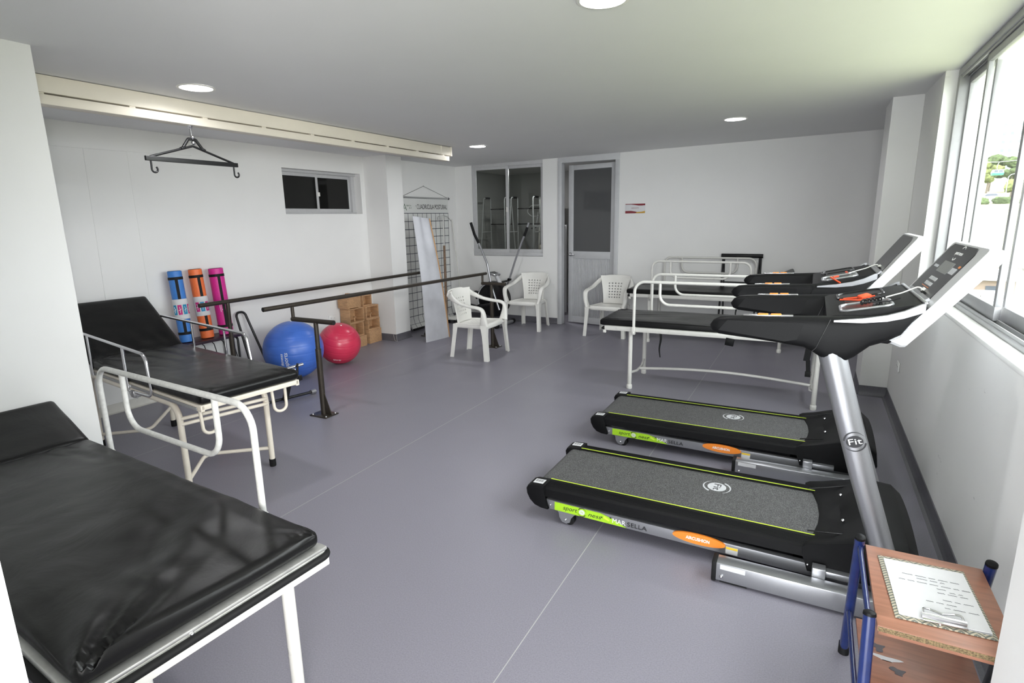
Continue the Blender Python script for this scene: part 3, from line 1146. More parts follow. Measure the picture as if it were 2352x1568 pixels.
        obj('sticker', plate(MB(), f_, [(-0.055, -0.012), (0.055, -0.012), (0.055, 0.012), (-0.055, 0.012)], 0.0005), 'paper', foot)

    # ---- motor cover
    def cover_sec(y):
        # outline in x-z, widening to the front, front lip concave towards the belt
        bow = 1 - (y / 0.35) ** 2
        xs = 0.072 + 0.070 * bow
        h = 0.292 + 0.030 * bow
        return [(xs, 0.165), (xs, 0.209), (xs + 0.02, 0.222), (xs + 0.09, 0.238), (0.30, h - 0.012), (0.38, h), (0.47, h - 0.008), (0.515, h - 0.05), (0.525, 0.16), (0.50, 0.085), (0.10, 0.085)]
    cv = MB()
    ys = [-0.352, -0.345, -0.30, -0.22, -0.11, 0, 0.11, 0.22, 0.30, 0.345, 0.352]
    cv.loft([[(x if abs(y) < 0.35 else (x - 0.29) * 0.985 + 0.29, y, z if abs(y) < 0.35 else (z - 0.18) * 0.97 + 0.18) for x, z in cover_sec(y)] for y in ys])
    cov = obj('motor_cover', cv, 'black_plastic', t, sharp=28)
    for sy in (-1, 1):
        gr = MB().tube([(0.09, sy * 0.235, 0.2275), (0.24, sy * 0.262, 0.262), (0.36, sy * 0.27, 0.299)], 0.004, n=8)
        obj('cover_groove', gr, 'black_gloss', cov)
        obj('screw', MB().sphere((0.235, sy * 0.14, 0.266), 0.009, 12, 8), 'chrome', cov)
        obj('screw', MB().sphere((0.10, sy * 0.353, 0.120), 0.006, 12, 8), 'chrome', cov)
    obj('cross_bar', MB().box((0.452, 0, 0.055), (0.055, 0.84, 0.055), bevel=0.004), 'black_metal', t)
    obj('lift_frame', MB().box((0.06, 0, 0.045), (0.04, 0.62, 0.03)), 'black_metal', t)
    # ---- handrails
    for sy in (-1, 1):
        hr = MB()
        secs = []
        prof = [(-0.385, 1.215, 1.205, 0.012), (-0.372, 1.236, 1.184, 0.026), (-0.345, 1.252, 1.174, 0.034), (-0.30, 1.258, 1.170, 0.038), (-0.20, 1.264, 1.163, 0.040),
                (-0.10, 1.269, 1.154, 0.041), (0.0, 1.274, 1.143, 0.042), (0.03, 1.276, 1.128, 0.044), (0.062, 1.278, 1.108, 0.046), (0.085, 1.279, 1.097, 0.047), (0.155, 1.285, 1.097, 0.047),
                (0.185, 1.287, 1.118, 0.047), (0.235, 1.292, 1.168, 0.047), (0.285, 1.302, 1.190, 0.045), (0.335, 1.318, 1.222, 0.042), (0.385, 1.345, 1.305, 0.030)]
        for x, zt_, zb_, w in prof:
            c, hh = (zt_ + zb_) / 2, (zt_ - zb_) / 2
            loop = []
            for k in range(20):
                a = 2 * PI * k / 20
                ca, sa = math.cos(a), math.sin(a)
                loop.append((x, sy * 0.362 + w * math.copysign(abs(ca) ** 0.55, ca), c + hh * math.copysign(abs(sa) ** 0.55, sa)))
            secs.append(loop)
        hr.loft(secs)
        arm = obj('handrail', hr, 'black_plastic', t, sharp=50)
        # moulded inset panel on each face
        ip = MB()
        for fy in (-1, 1):
            f_ = frame((0, sy * 0.362 + fy * 0.0385, 0), (1, 0, 0) if fy < 0 else (-1, 0, 0), (0, 0, 1))
            k_ = 1 if fy < 0 else -1
            plate(ip, f_, [(k_ * -0.31, 1.243), (k_ * -0.005, 1.250), (k_ * -0.028, 1.178), (k_ * -0.075, 1.166), (k_ * -0.345, 1.196)] if k_ > 0 else
                  [(0.345, 1.196), (0.075, 1.166), (0.028, 1.178), (0.005, 1.250), (0.31, 1.243)], 0.004)
        obj('grip_panel', ip, 'black_plastic', arm)
        sm = MB()
        sm.tube([(0.088, sy * 0.362 - 0.0475, 1.272), (0.045, sy * 0.362 - 0.0475, 1.150), (0.030, sy * 0.362 - 0.046, 1.132)], 0.0016, n=6)
        obj('seam', sm, 'black_gloss', arm)
        ps = MB()
        ps.box((-0.15, sy * 0.362, 1.268), (0.20, 0.026, 0.007), (0, R(-2.5), 0), bevel=0.003)
        sen = obj('pulse_sensor', ps, 'chrome', arm)
        for ox, oz in ((-0.170, 1.2715), (-0.118, 1.2735)):
            obj('orange_key', MB().box((ox, sy * 0.362, oz), (0.042, 0.022, 0.007), (0, R(-2.5), 0), bevel=0.003), 'orange', arm)
        # silver trim along the outside of the console tray
        tm = MB()
        tr_prof = [(0.10, 1.263, 1.270), (0.20, 1.266, 1.284), (0.28, 1.277, 1.302), (0.335, 1.293, 1.322), (0.388, 1.316, 1.352), (0.40, 1.322, 1.354)]
        tm.loft([[(x, sy * (0.362 + 0.030), a), (x, sy * (0.362 + 0.048), a), (x, sy * (0.362 + 0.048), b), (x, sy * (0.362 + 0.030), b)] for x, a, b in tr_prof])
        obj('trim_band', tm, 'silver', arm)
    # ---- console tray joining the two arms
    def tray_top(x):
        return 1.272 + max(0.0, (x - 0.06)) * 0.215
    tray = MB()
    tray.prism([(0.075, 1.185), (0.075, tray_top(0.09) - 0.006), (0.092, tray_top(0.09)), (0.36, tray_top(0.36)), (0.405, tray_top(0.405)), (0.42, 1.325), (0.345, 1.20), (0.30, 1.175)], -0.345, 0.345, 'y', bevel=0.008)
    tr_ = obj('console_tray', tray, 'black_plastic', t)
    tr2 = MB()
    tr2.box((0.408, 0, 1.348), (0.012, 0.70, 0.010), (0, R(-12), 0), bevel=0.003)
    obj('trim_band', tr2, 'silver', tr_)
    for sy in (-1, 1):
        w = MB()
        # recessed holder: raised rim round a dark well
        zc_ = tray_top(0.21)
        rim = [(0.128, sy * 0.10), (0.128, sy * 0.29), (0.31, sy * 0.29), (0.31, sy * 0.10)]
        w.tube(fillet([(x, y, tray_top(x) + 0.002) for x, y in rim], 0.035, closed=True), 0.0065, closed=True, n=8)
        obj('holder_rim', w, 'silver' if sy < 0 else 'black_gloss', tr_)
        d_ = MB()
        d_.prism([(0.130, tray_top(0.13) - 0.02), (0.130, tray_top(0.13) + 0.0022), (0.308, tray_top(0.308) + 0.0022), (0.308, tray_top(0.308) - 0.02)], sy * 0.102, sy * 0.288, 'y')
        obj('holder_well', d_, 'black_gloss', tr_)
    kp = MB()
    kp.prism([(0.15, tray_top(0.15) - 0.01), (0.15, tray_top(0.15) + 0.003), (0.29, tray_top(0.29) + 0.003), (0.29, tray_top(0.29) - 0.01)], -0.09, 0.09, 'y')
    pad = obj('key_panel', kp, 'black_gloss', tr_)
    for (x, y) in ((0.265, 0.05), (0.265, -0.05)):
        obj('red_button', MB().box((x, y, tray_top(x) + 0.004), (0.014, 0.018, 0.004), (0, R(-12), 0)), 'red_plastic', tr_)
    # ---- tilted display head
    hd = MB()
    prof = [(0.275, 1.186), (0.310, 1.172), (0.340, 1.160), (0.358, 1.163), (0.515, 1.366), (0.622, 1.507), (0.636, 1.534), (0.630, 1.549), (0.605, 1.560), (0.580, 1.5575), (0.432, 1.345), (0.345, 1.236)]
    hd.loft([[((x - 0.45) * k + 0.45, y, (z - 1.36) * k + 1.36) for x, z in prof] for y, k in ((-0.345, 0.93), (-0.338, 0.975), (-0.318, 1.0), (0.27, 1.0), (0.292, 0.975), (0.30, 0.93))])
    head = obj('display_head', hd, 'silver_light', t, sharp=30)
    u_ = Vector((0.148, 0, 0.2125)).normalized()
    base = Vector((0.432, 0, 1.345))
    rr = Vector((0, -1, 0))
    def face(y, s, off=0.0):
        nrm = rr.cross(u_)
        return base + u_ * s + Vector((0, y, 0)) + nrm * off
    fpl = frame(face(0, 0), rr, u_)
    pn = MB()
    L_ = 0.250
    yl, yr = -0.255, 0.215   # screen right is -y
    plate(pn, fpl, fillet2([(-0.262, -0.006), (0.232, -0.006), (0.232, L_ - 0.03), (0.20, L_), (-0.235, L_), (-0.262, L_ - 0.02)], 0.012), 0.003)
    pnl = obj('display_panel', pn, 'black_gloss', head)
    f2 = frame(face(0, 0, 0.003), rr, u_)
    lcd = MB()
    plate(lcd, f2, [(-0.105, 0.113), (0.105, 0.113), (0.105, 0.168), (-0.105, 0.168)], 0.0008)
    obj('screen', lcd, 'lcd', pnl)
    for j in range(2):
        btn = MB()
        for k in range(6):
            plate(btn, f2, [(-0.085 + 0.026 * k, 0.046 + 0.026 * j), (-0.067 + 0.026 * k, 0.046 + 0.026 * j), (-0.067 + 0.026 * k, 0.062 + 0.026 * j), (-0.085 + 0.026 * k, 0.062 + 0.026 * j)], 0.001)
        obj('button_print', btn, 'grey_ink', pnl)
    for x0_, h0, h1, w0 in ((0.120, 0.122, 0.15, 0.006), (-0.215, 0.128, 0.14, 0.005)):
        btn = MB()
        for k in range(7):
            x = x0_ + 0.013 * k
            plate(btn, f2, [(x, h0), (x + w0, h0), (x + w0, h1), (x, h1)], 0.001)
        obj('button_print', btn, 'grey_ink', pnl)
    ln_ = MB()
    plate(ln_, f2, [(-0.10, 0.036), (0.06, 0.036), (0.06, 0.0385), (-0.10, 0.0385)], 0.001)
    plate(ln_, f2, [(0.19, 0.155), (0.215, 0.155), (0.215, 0.165), (0.19, 0.165)], 0.001)
    obj('orange_print', ln_, 'orange', pnl)
    o1 = face(0.0, 0.212, 0.0035)
    lettering('lettering', 'sport', 0.018, o1 + Vector((0, 0.034, 0)), rr, u_, 'white_ink', pnl, width=0.06)
    lettering('lettering', 'ness', 0.018, o1 + Vector((0, -0.036, 0)), rr, u_, 'white_ink', pnl, width=0.06)
    sw = MB()
    f3 = frame(o1, rr, u_)
    plate(sw, f3, swoosh(0.036, R(40), R(130), 0.009), 0.0006)
    plate(sw, f3, swoosh(0.036, R(220), R(310), 0.009), 0.0006)
    obj('emblem', sw, 'white_ink', pnl)
    # neck gap under the head
    nk = MB()
    nk.box((0.408, -0.02, 1.336), (0.06, 0.46, 0.012), (0, R(-35), 0))
    obj('head_hinge', nk, 'silver', t)
    # audio lead from head to tray
    cb = MB()
    p0 = face(-0.03, 0.022, 0.006)
    pts = [p0, p0 + Vector((-0.02, 0, 0.012)), Vector((0.36, -0.06, 1.352)), Vector((0.31, -0.09, 1.338)), Vector((0.27, -0.14, 1.328))]
    cb.tube(fillet(pts, 0.03), 0.0032, n=8)
    obj('audio_lead', cb, 'white_plastic', t)
    pg = MB()
    pg.box(tuple(p0), (0.018, 0.024, 0.014), (0, R(-50), 0), bevel=0.003)
    obj('plug', pg, 'white_plastic', head)
    jk = MB()
    jk.box(tuple(face(-0.06, 0.012, 0.003)), (0.012, 0.05, 0.016), (0, R(-50), 0), bevel=0.002)
    obj('socket_flap', jk, 'black_rubber', head)
    return t


def fillet2(pts, r):
    return [(p.x, p.y) for p in fillet([(a, b, 0) for a, b in pts], r, closed=True, seg=3)]


tm1 = make_treadmill('nearer treadmill, its orange safety key lying in the console tray', (0, 3.02, 0))
tm2 = dup(tm1, (-0.06, 4.25, 0), 0, 'treadmill between the nearer treadmill and the white railed beds')
# loose items that belong to one machine only
k_ = MB()
k_.box((0.225, -0.03, 1.325), (0.050, 0.040, 0.020), (0.15, R(-14), 0.5), bevel=0.008)
k_.box((0.175, 0.0, 1.311), (0.070, 0.016, 0.010), (0, R(-12), -0.5), bevel=0.004)
k_.tube(fillet([(0.235, -0.05, 1.32), (0.26, -0.09, 1.325), (0.20, -0.11, 1.318), (0.16, -0.05, 1.31), (0.13, -0.03, 1.306)], 0.02), 0.004, n=8)
obj('safety_key', k_, 'red_plastic', tm1)
cl = MB()
hel = []
a_, b_ = Vector((0.285, -0.135, 1.336)), Vector((0.20, -0.235, 1.326))
for k in range(61):
    f = k / 60
    c = a_.lerp(b_, f)
    hel.append(c + Vector((0.0, 0, 0.010 * math.sin(f * 2 * PI * 6))) + Vector((0.008, 0.006, 0)) * math.cos(f * 2 * PI * 6))
cl.tube(hel, 0.0035, n=7)
cl.tube([(0.20, -0.24, 1.326), (0.30, -0.21, 1.332), (0.34, -0.19, 1.345)], 0.003, n=7)
obj('coiled_lead', cl, 'black_rubber', tm1)
r_ = MB()
r_.tube(fillet([(0.17, -0.30, 1.315), (0.20, -0.35, 1.30), (0.22, -0.375, 1.29)], 0.02), 0.005, n=8)
r_.box((0.20, -0.20, 1.31), (0.03, 0.02, 0.008), (0, R(-12), 0.3))
obj('safety_key', r_, 'red_plastic', tm2)

# ================================================================== couches and beds
def cushion(x0, x1, w, z0, z1, r=0.022, cuts=64, amp=0.0015, corners=(), seed=0.0, puff=0.006, folds=()):
    """padded slab: rounded edges, slight crown, soft noise and fans of gathered folds at some corners"""
    mb = MB()
    bm = mb.bm
    bmesh.ops.create_cube(bm, size=1.0)
    bmesh.ops.subdivide_edges(bm, edges=list(bm.edges), cuts=cuts, use_grid_fill=True)
    cx, cz = (x0 + x1) / 2, (z0 + z1) / 2
    hx, hy, hz = (x1 - x0) / 2, w / 2, (z1 - z0) / 2
    rr = min(r, hz * 0.98)
    for v in bm.verts:
        # bunch rows of vertices towards the edges
        q = [c * 2 for c in v.co]
        q[2] = math.copysign(abs(q[2]) ** 1.0, q[2])
        p = Vector((q[0] * hx, q[1] * hy, q[2] * hz))
        inner = Vector((max(-hx + rr, min(hx - rr, p.x)), max(-hy + rr, min(hy - rr, p.y)), max(-hz + rr, min(hz - rr, p.z))))
        d = p - inner
        if d.length > 1e-9:
            p = inner + d.normalized() * rr
        top = max(0.0, q[2])
        ex, ey = 1 - abs(q[0]), 1 - abs(q[1])
        crown = min(1.0, ex * 6) * min(1.0, ey * 4)
        x, y = p.x + cx, p.y
        if q[2] > -0.2:
            n1 = noise.noise(Vector((x * 3.1 + seed, y * 3.7, seed)))
            n2 = noise.noise(Vector((x * 11 + seed, y * 5, seed + 3)))
            p.z += top * (puff * crown + amp * 2.2 * n1 * crown + amp * 0.8 * n2)
            for (fx, fy, fr, fa, fn) in corners:
                dx, dy = x - fx, y - fy
                dist = math.hypot(dx, dy)
                if dist < fr * 2.4:
                    a = math.atan2(dy, dx)
                    wv = math.sin(a * fn + 2.2 * noise.noise(Vector((a * 3, seed, 1.0))) * 2)
                    wv = math.copysign(abs(wv) ** 0.7, wv)
                    p.z += top * fa * wv * math.exp(-(dist / fr) ** 2) * min(1.0, dist / 0.05)
            for (fx, fy, sx, sy, ang, fa, fn) in folds:
                dx, dy = x - fx, y - fy
                u = dx * math.cos(ang) + dy * math.sin(ang)
                w_ = -dx * math.sin(ang) + dy * math.cos(ang)
                g = math.exp(-(u / sx) ** 2 - (w_ / sy) ** 2)
                if g > 0.01:
                    p.z += top * fa * g * math.sin(w_ * fn + 1.5 * noise.noise(Vector((u * 6, w_ * 4, seed))))
        # a little slackness on the sides
        if abs(q[1]) > 0.99 or abs(q[0]) > 0.99:
            s = noise.noise(Vector((x * 5, y * 5, seed + 9))) * amp
            p.x += s * (abs(q[0]) > 0.99)
            p.y += s * (abs(q[1]) > 0.99)
        v.co = Vector((p.x + cx, p.y, p.z + cz))
    return mb


def side_rail(parent, x0, x1, y, z0, z1, ux0, ux1, uz, r, mat, rad=0.095, name='side_rail'):
    mb = MB()
    mb.tube(fillet([(x0, y, z0), (x0, y, z1), (x1, y, z1), (x1, y, z0)], rad, seg=8), r, n=14)
    if ux0 is not None:
        mb.tube(fillet([(ux0, y, z1 - r * 0.5), (ux0, y, uz), (ux1, y, uz), (ux1, y, z1 - r * 0.5)], rad, seg=8), r * 0.94, n=14)
    return obj(name, mb, mat, parent, sharp=60)


def clamp(parent, rail, x, y, z):
    mb = MB()
    mb.box((x, y, z), (0.034, 0.034, 0.075), bevel=0.004)
    mb.box((x + 0.004, y - 0.02, z - 0.02), (0.016, 0.02, 0.03), bevel=0.003)
    return obj('clamp', mb, 'white_enamel', rail)


def railed_bed(label, loc, rz, zt, back_deg, strap_x):
    """flat padded treatment bed with two tall white side rails"""
    t = thing('treatment_bed', label, 'bed', loc, rz, 'white railed treatment beds')
    fz = zt - 0.06
    fr = MB()
    for sy in (-1, 1):
        fr.box((-0.06, sy * 0.345, fz - 0.024), (2.03, 0.03, 0.044), bevel=0.003)
    for x in (-1.06, -0.4, 0.3, 0.94):
        fr.box((x, 0, fz - 0.024), (0.03, 0.69, 0.036), bevel=0.003)
    fr.box((-0.06, 0, fz - 0.004), (2.0, 0.68, 0.008))
    frame_ = obj('bed_frame', fr, 'white_enamel', t)
    for sy in (-1, 1):
        bp = MB()
        bp.box((-1.085, sy * 0.330, fz - 0.030), (0.045, 0.06, 0.022), bevel=0.008)
        obj('corner_bumper', bp, 'black_rubber', frame_)
        pl = MB()
        pl.box((-1.075, sy * 0.342, fz - 0.060), (0.030, 0.036, 0.03), bevel=0.005)
        obj('corner_socket', pl, 'white_enamel', frame_)
    hx = 0.36
    m = cushion(-1.125, hx, 0.715, fz, zt, r=0.018, cuts=52, amp=0.0018, seed=loc[1], puff=0.004,
                corners=((-1.1, -0.33, 0.16, 0.004, 13), (-1.1, 0.33, 0.22, 0.005, 11)), folds=((-0.75, 0.05, 0.25, 0.12, 0.3, 0.003, 55),))
    obj('mattress', m, 'leather', t, sharp=60)
    hd = cushion(0.0, 0.62, 0.715, 0.0, 0.058, r=0.018, cuts=26, amp=0.0015, seed=4.0 + loc[1], puff=0.004)
    hd.xf(Matrix.Translation((hx + 0.006, 0, fz + 0.001)) @ Matrix.Rotation(R(-back_deg), 4, 'Y'))
    obj('backrest', hd, 'leather', t, sharp=60)
    for sx, x in ((-1, -0.82), (1, 0.825)):
        for sy in (-1, 1):
            lg = MB()
            lg.cyl((x, sy * 0.305, 0.03), (x, sy * 0.305, fz - 0.04), 0.021, n=18)
            l_ = obj('leg', lg, 'white_enamel', t)
            ft = MB()
            ft.lathe([(0.0, 0.0), (0.026, 0.0), (0.028, 0.01), (0.027, 0.038), (0.022, 0.045), (0.0, 0.045)], 20, Matrix.Translation((x, sy * 0.305, 0)))
            obj('foot_cap', ft, 'white_plastic', l_)
        b = MB()
        b.tube(fillet([(x, -0.305, 0.165), (x + sx * -0.02, -0.10, 0.135), (x + sx * -0.02, 0.10, 0.135), (x, 0.305, 0.165)], 0.08), 0.013, n=10)
        obj('leg_brace', b, 'white_enamel', t)
    s = MB()
    s.tube([(-0.80 + 1.6 * k / 20, 0, 0.135 + 0.045 * math.sin(PI * k / 20)) for k in range(21)], 0.014, n=10)
    obj('stretcher', s, 'white_enamel', t, sharp=60)
    for sy in (-1, 1):
        rl = side_rail(t, -0.775, 0.445, sy * 0.378, fz - 0.022, zt + 0.388, -0.535, 0.205, zt + 0.178, 0.0145, 'white_enamel')
        clamp(t, rl, -0.775, sy * 0.378, fz - 0.03)
    st = MB()
    n = 14
    pth = [(strap_x + 0.006 * math.sin(k * 0.5), -0.352 - 0.004 * math.sin(k * 0.4), fz - 0.04 - 0.24 * k / n) for k in range(n + 1)]
    st.loft([[(x - w, y - 0.001, z), (x + w, y - 0.001, z), (x + w, y + 0.001, z), (x - w, y + 0.001, z)]
             for (x, y, z), w in zip(pth, [0.012 - 0.007 * k / n for k in range(n + 1)])])
    obj('strap', st, 'black_rubber', t)
    if strap_x < 0:
        bk = MB()
        bk.box((0.105, -0.36, fz - 0.075), (0.075, 0.012, 0.07), (0, R(8), 0), bevel=0.004)
        obj('strap_buckle', bk, 'black_plastic', t)
        s2 = MB()
        s2.box((0.745, -0.325, fz - 0.12), (0.05, 0.006, 0.16), (0, R(6), 0))
        s2.box((0.755, -0.328, fz - 0.25), (0.035, 0.006, 0.12), (0, R(-5), 0))
        s2.box((0.757, -0.330, fz - 0.315), (0.045, 0.014, 0.05), bevel=0.004)
        obj('strap', s2, 'black_rubber', t)
    return t


railed_bed('white railed bed nearest the treadmills with bare black mattress', (-0.715, 5.70, 0), R(1.5), 0.700, 0, -0.52)
railed_bed('white railed bed pushed against the back wall right of the chair', (-1.10, 7.905, 0), R(0.4), 0.725, 27, 0.30)

# dark bare frame standing between the far bed and the wall
t = thing('metal_frame_stand', 'black metal frame with padded top bar behind the far railed bed', 'stand', (-0.85, 8.290, 0))
for sx in (-1, 1):
    lg = MB()
    lg.tube([(sx * 0.24, 0.032, 1.13), (sx * 0.262, 0.032, 0.0)], 0.012, n=10)
    obj('leg', lg, 'black_metal', t)
    lg = MB()
    lg.tube([(sx * 0.225, 0.032, 1.13), (sx * 0.195, 0.034, 0.0)], 0.010, n=10)
    obj('leg', lg, 'black_metal', t)
pb = MB()
pb.tube([(-0.265, 0.028, 1.145), (0.265, 0.028, 1.145)], 0.028, n=16)
obj('padded_bar', pb, 'leather', t)
cb = MB()
cb.tube([(-0.25, 0.033, 0.78), (0.25, 0.033, 0.78)], 0.011, n=10)
obj('cross_bar', cb, 'black_metal', t)

# ------------------------------------------------------------------ examination couch with raised back (left)
t = thing('examination_couch', 'cream framed examination couch with raised black backrest and chrome rails', 'couch', (-4.03, 2.39, 0), R(-7.2))
ZT = 0.715
m = cushion(-0.685, 0.955, 0.68, ZT - 0.072, ZT, r=0.032, cuts=60, amp=0.002, seed=2.0, puff=0.010,
            corners=((-0.66, -0.30, 0.28, 0.007, 12), (0.93, -0.31, 0.14, 0.005, 12), (0.93, 0.31, 0.14, 0.004, 12)),
            folds=((-0.42, 0.0, 0.45, 0.35, 0.15, 0.005, 42), (0.1, 0.2, 0.3, 0.2, 0.2, 0.002, 40)))
obj('mattress', m, 'leather', t, sharp=60)
b = cushion(-0.72, 0.0, 0.68, 0.0, 0.062, r=0.026, cuts=40, amp=0.0018, seed=6.0, puff=0.006,
            corners=((-0.02, -0.3, 0.2, 0.005, 12),), folds=((-0.1, 0.0, 0.12, 0.3, 0.1, 0.004, 45),))
b.xf(Matrix.Translation((-0.680, 0, ZT - 0.068)) @ Matrix.Rotation(R(33), 4, 'Y'))
br = obj('backrest', b, 'leather', t, sharp=60)
bf = MB()
mt = Matrix.Translation((-0.680, 0, ZT - 0.068)) @ Matrix.Rotation(R(33), 4, 'Y')
for sy in (-0.28, 0.28):
    bf.box((-0.29, sy, -0.014), (0.56, 0.025, 0.022))
bf.xf(mt)
bf.tube([(-1.02, -0.1, 0.86), (-0.62, -0.1, 0.58)], 0.010, n=8)
bf.tube([(-1.02, 0.1, 0.86), (-0.62, 0.1, 0.58)], 0.010, n=8)
obj('backrest_support', bf, 'cream_enamel', t)
fr = MB()
for sy in (-1, 1):
    fr.box((0.13, sy * 0.322, ZT - 0.092), (1.63, 0.024, 0.040), bevel=0.003)
fr.box((0.93, 0, ZT - 0.088), (0.03, 0.66, 0.032), bevel=0.004)
fr.box((-0.67, 0, ZT - 0.092), (0.03, 0.65, 0.032), bevel=0.004)
fr.box((0.13, 0, ZT - 0.078), (1.6, 0.63, 0.008))
obj('couch_frame', fr, 'cream_enamel', t)
fe = MB()
fe.box((0.13, -0.338, ZT - 0.098), (1.55, 0.006, 0.022), bevel=0.002)
obj('edge_strip', fe, 'steel', t)
for sy, y, fx in ((-1, -0.330, 0.645), (1, 0.205, 0.722)):
    lf = MB()
    lf.tube(fillet([(-0.752, y, 0.03), (-0.752, y, ZT - 0.125), (fx, y, ZT - 0.125), (fx, y, 0.03)], 0.10, seg=8), 0.019, n=16)
    l_ = obj('leg_frame', lf, 'cream_enamel', t, sharp=60)
    for x in (-0.752, fx):
        fc = MB()
        fc.lathe([(0.0, 0.0), (0.021, 0.0), (0.0225, 0.008), (0.022, 0.055), (0.0, 0.055)], 18, Matrix.Translation((x, y, 0)))
        obj('foot_cap', fc, 'black_rubber', l_)
for (xx, z) in ((0.735, 0.505), (0.735, 0.468)):
    c = MB()
    c.tube([(xx - 0.08, -0.330, z), (xx, 0.205, z + 0.0)], 0.012, n=10)
    obj('cross_tube', c, 'cream_enamel', t)
c = MB()
c.tube(fillet([(0.645, -0.330, 0.085), (0.475, -0.14, 0.14), (0.475, -0.08, 0.14), (0.72, 0.205, 0.135)], 0.10), 0.013, n=10)
obj('leg_brace', c, 'cream_enamel', t, sharp=60)
c = MB()
c.tube(fillet([(-0.75, -0.330, 0.10), (-0.53, -0.12, 0.11), (-0.53, -0.05, 0.11), (-0.75, 0.205, 0.175)], 0.10), 0.013, n=10)
obj('leg_brace', c, 'cream_enamel', t, sharp=60)
for y in (-0.235, 0.25):
    lp = MB()
    lp.tube(fillet([(0.80, y - 0.042, ZT - 0.10), (0.82, y - 0.042, 0.42), (0.83, y + 0.042, 0.42), (0.83, y + 0.042, ZT - 0.10)], 0.04, seg=8), 0.0105, n=10)
    obj('hanging_loop', lp, 'cream_enamel', t, sharp=60)
rl = MB()
rl.tube(fillet([(-0.95, 0.318, 0.93), (0.36, 0.318, 0.905), (0.405, 0.318, ZT - 0.04)], 0.05), 0.011, n=12)
for x in (-0.44, 0.06):
    rl.tube([(x, 0.318, 0.913), (x, 0.318, ZT - 0.05)], 0.009, n=10)
obj('side_rail', rl, 'chrome', t, sharp=60)
rl = MB()
rl.tube(fillet([(-0.95, -0.345, 0.925), (0.32, -0.345, 0.880), (0.345, -0.345, 0.60), (-0.02, -0.345, 0.585), (-0.02, -0.345, 0.895)], [0, 0.07, 0.05, 0.03, 0]), 0.0105, n=12)
rl.tube([(-0.62, -0.345, 0.915), (-0.62, -0.345, 0.60)], 0.009, n=10)
r_ = obj('side_rail', rl, 'chrome', t, sharp=60)
cl = MB()
cl.box((0.06, -0.335, 0.575), (0.05, 0.05, 0.05), bevel=0.006)
cl.tube(fillet([(0.0, -0.345, 0.60), (0.0, -0.345, 0.555), (0.10, -0.345, 0.555)], 0.02), 0.007, n=8)
obj('rail_latch', cl, 'steel', r_)

# ------------------------------------------------------------------ large couch in the foreground
t = thing('treatment_couch', 'foreground black padded couch with aluminium edge and tall worn white rail', 'couch', (-2.365, 0.945, 0), R(-3.9))
ZT = 0.650
m = cushion(-0.832, 0.905, 0.735, ZT - 0.060, ZT, r=0.026, cuts=96, amp=0.0022, seed=11.0, puff=0.008,
            corners=((0.93, -0.38, 0.30, 0.017, 8), (0.90, 0.36, 0.12, 0.005, 11)),
            folds=((-0.70, 0.22, 0.26, 0.10, 0.25, 0.0035, 60), (-0.72, -0.12, 0.22, 0.12, 0.15, 0.003, 55), (0.66, -0.12, 0.10, 0.18, 0.1, 0.003, 45),
                   (0.50, 0.08, 0.34, 0.24, -0.9, 0.010, 14)))
obj('mattress', m, 'leather', t, sharp=60)
b = cushion(-0.405, 0.0, 0.735, 0.0, 0.058, r=0.024, cuts=44, amp=0.0018, seed=15.0, puff=0.006)
b.xf(Matrix.Translation((-0.838, 0, ZT - 0.058)) @ Matrix.Rotation(R(22.5), 4, 'Y'))
obj('backrest', b, 'leather', t, sharp=60)
fr = MB()
fr.box((-0.01, 0, ZT - 0.082), (1.85, 0.755, 0.040), bevel=0.005)
for k in range(3):
    fr.box((0.914, 0, ZT - 0.070 - 0.012 * k), (0.014, 0.755 - 0.01 * k, 0.006), bevel=0.002)
fr.box((0.900, 0, ZT - 0.066), (0.044, 0.755, 0.012), bevel=0.004)
frm = obj('couch_frame', fr, 'chrome', t)
M['frame_alu'] = add_noise(principled('worn_aluminium', (0.62, 0.62, 0.60), 0.34, 0.7), 30, 0.08, rough_amt=0.1)
frm.data.materials.clear()
frm.data.materials.append(M['frame_alu'])
bm_ = MB()
bm_.tube(fillet([(0.60, 0.386, ZT - 0.090), (0.928, 0.386, ZT - 0.090), (0.928, -0.386, ZT - 0.090), (0.60, -0.386, ZT - 0.090)], 0.035, seg=8), 0.0125, n=12)
obj('bumper', bm_, 'black_rubber', t, sharp=60)
lw_ = MB()
lw_.box((0.90, 0, ZT - 0.118), (0.05, 0.76, 0.030), bevel=0.004)
lw_.box((0.0, 0.360, ZT - 0.118), (1.80, 0.04, 0.03), bevel=0.004)
lw_.box((0.0, -0.360, ZT - 0.118), (1.80, 0.04, 0.03), bevel=0.004)
obj('lower_frame', lw_, 'white_enamel', t)
sc = MB()
sc.sphere((0.921, -0.10, ZT - 0.076), 0.0065, 14, 8)
obj('screw', sc, 'chrome', frm)
for x in (-0.90, 0.895):
    for y in (-0.225, 0.225):
        lg = MB()
        lg.cyl((x, y, 0.02), (x, y, ZT - 0.12), 0.021, n=18)
        l_ = obj('leg', lg, 'white_enamel', t)
        fc = MB()
        fc.lathe([(0.0, 0.0), (0.024, 0.0), (0.025, 0.03), (0.0, 0.03)], 18, Matrix.Translation((x, y, 0)))
        obj('foot_cap', fc, 'black_rubber', l_)
rl = side_rail(t, -0.700, 0.528, 0.402, 0.545, 1.030, -0.455, 0.290, 0.770, 0.0130, 'worn_white', rad=0.10)
for x in (-0.700, 0.528):
    clamp(t, rl, x, 0.398, 0.56)

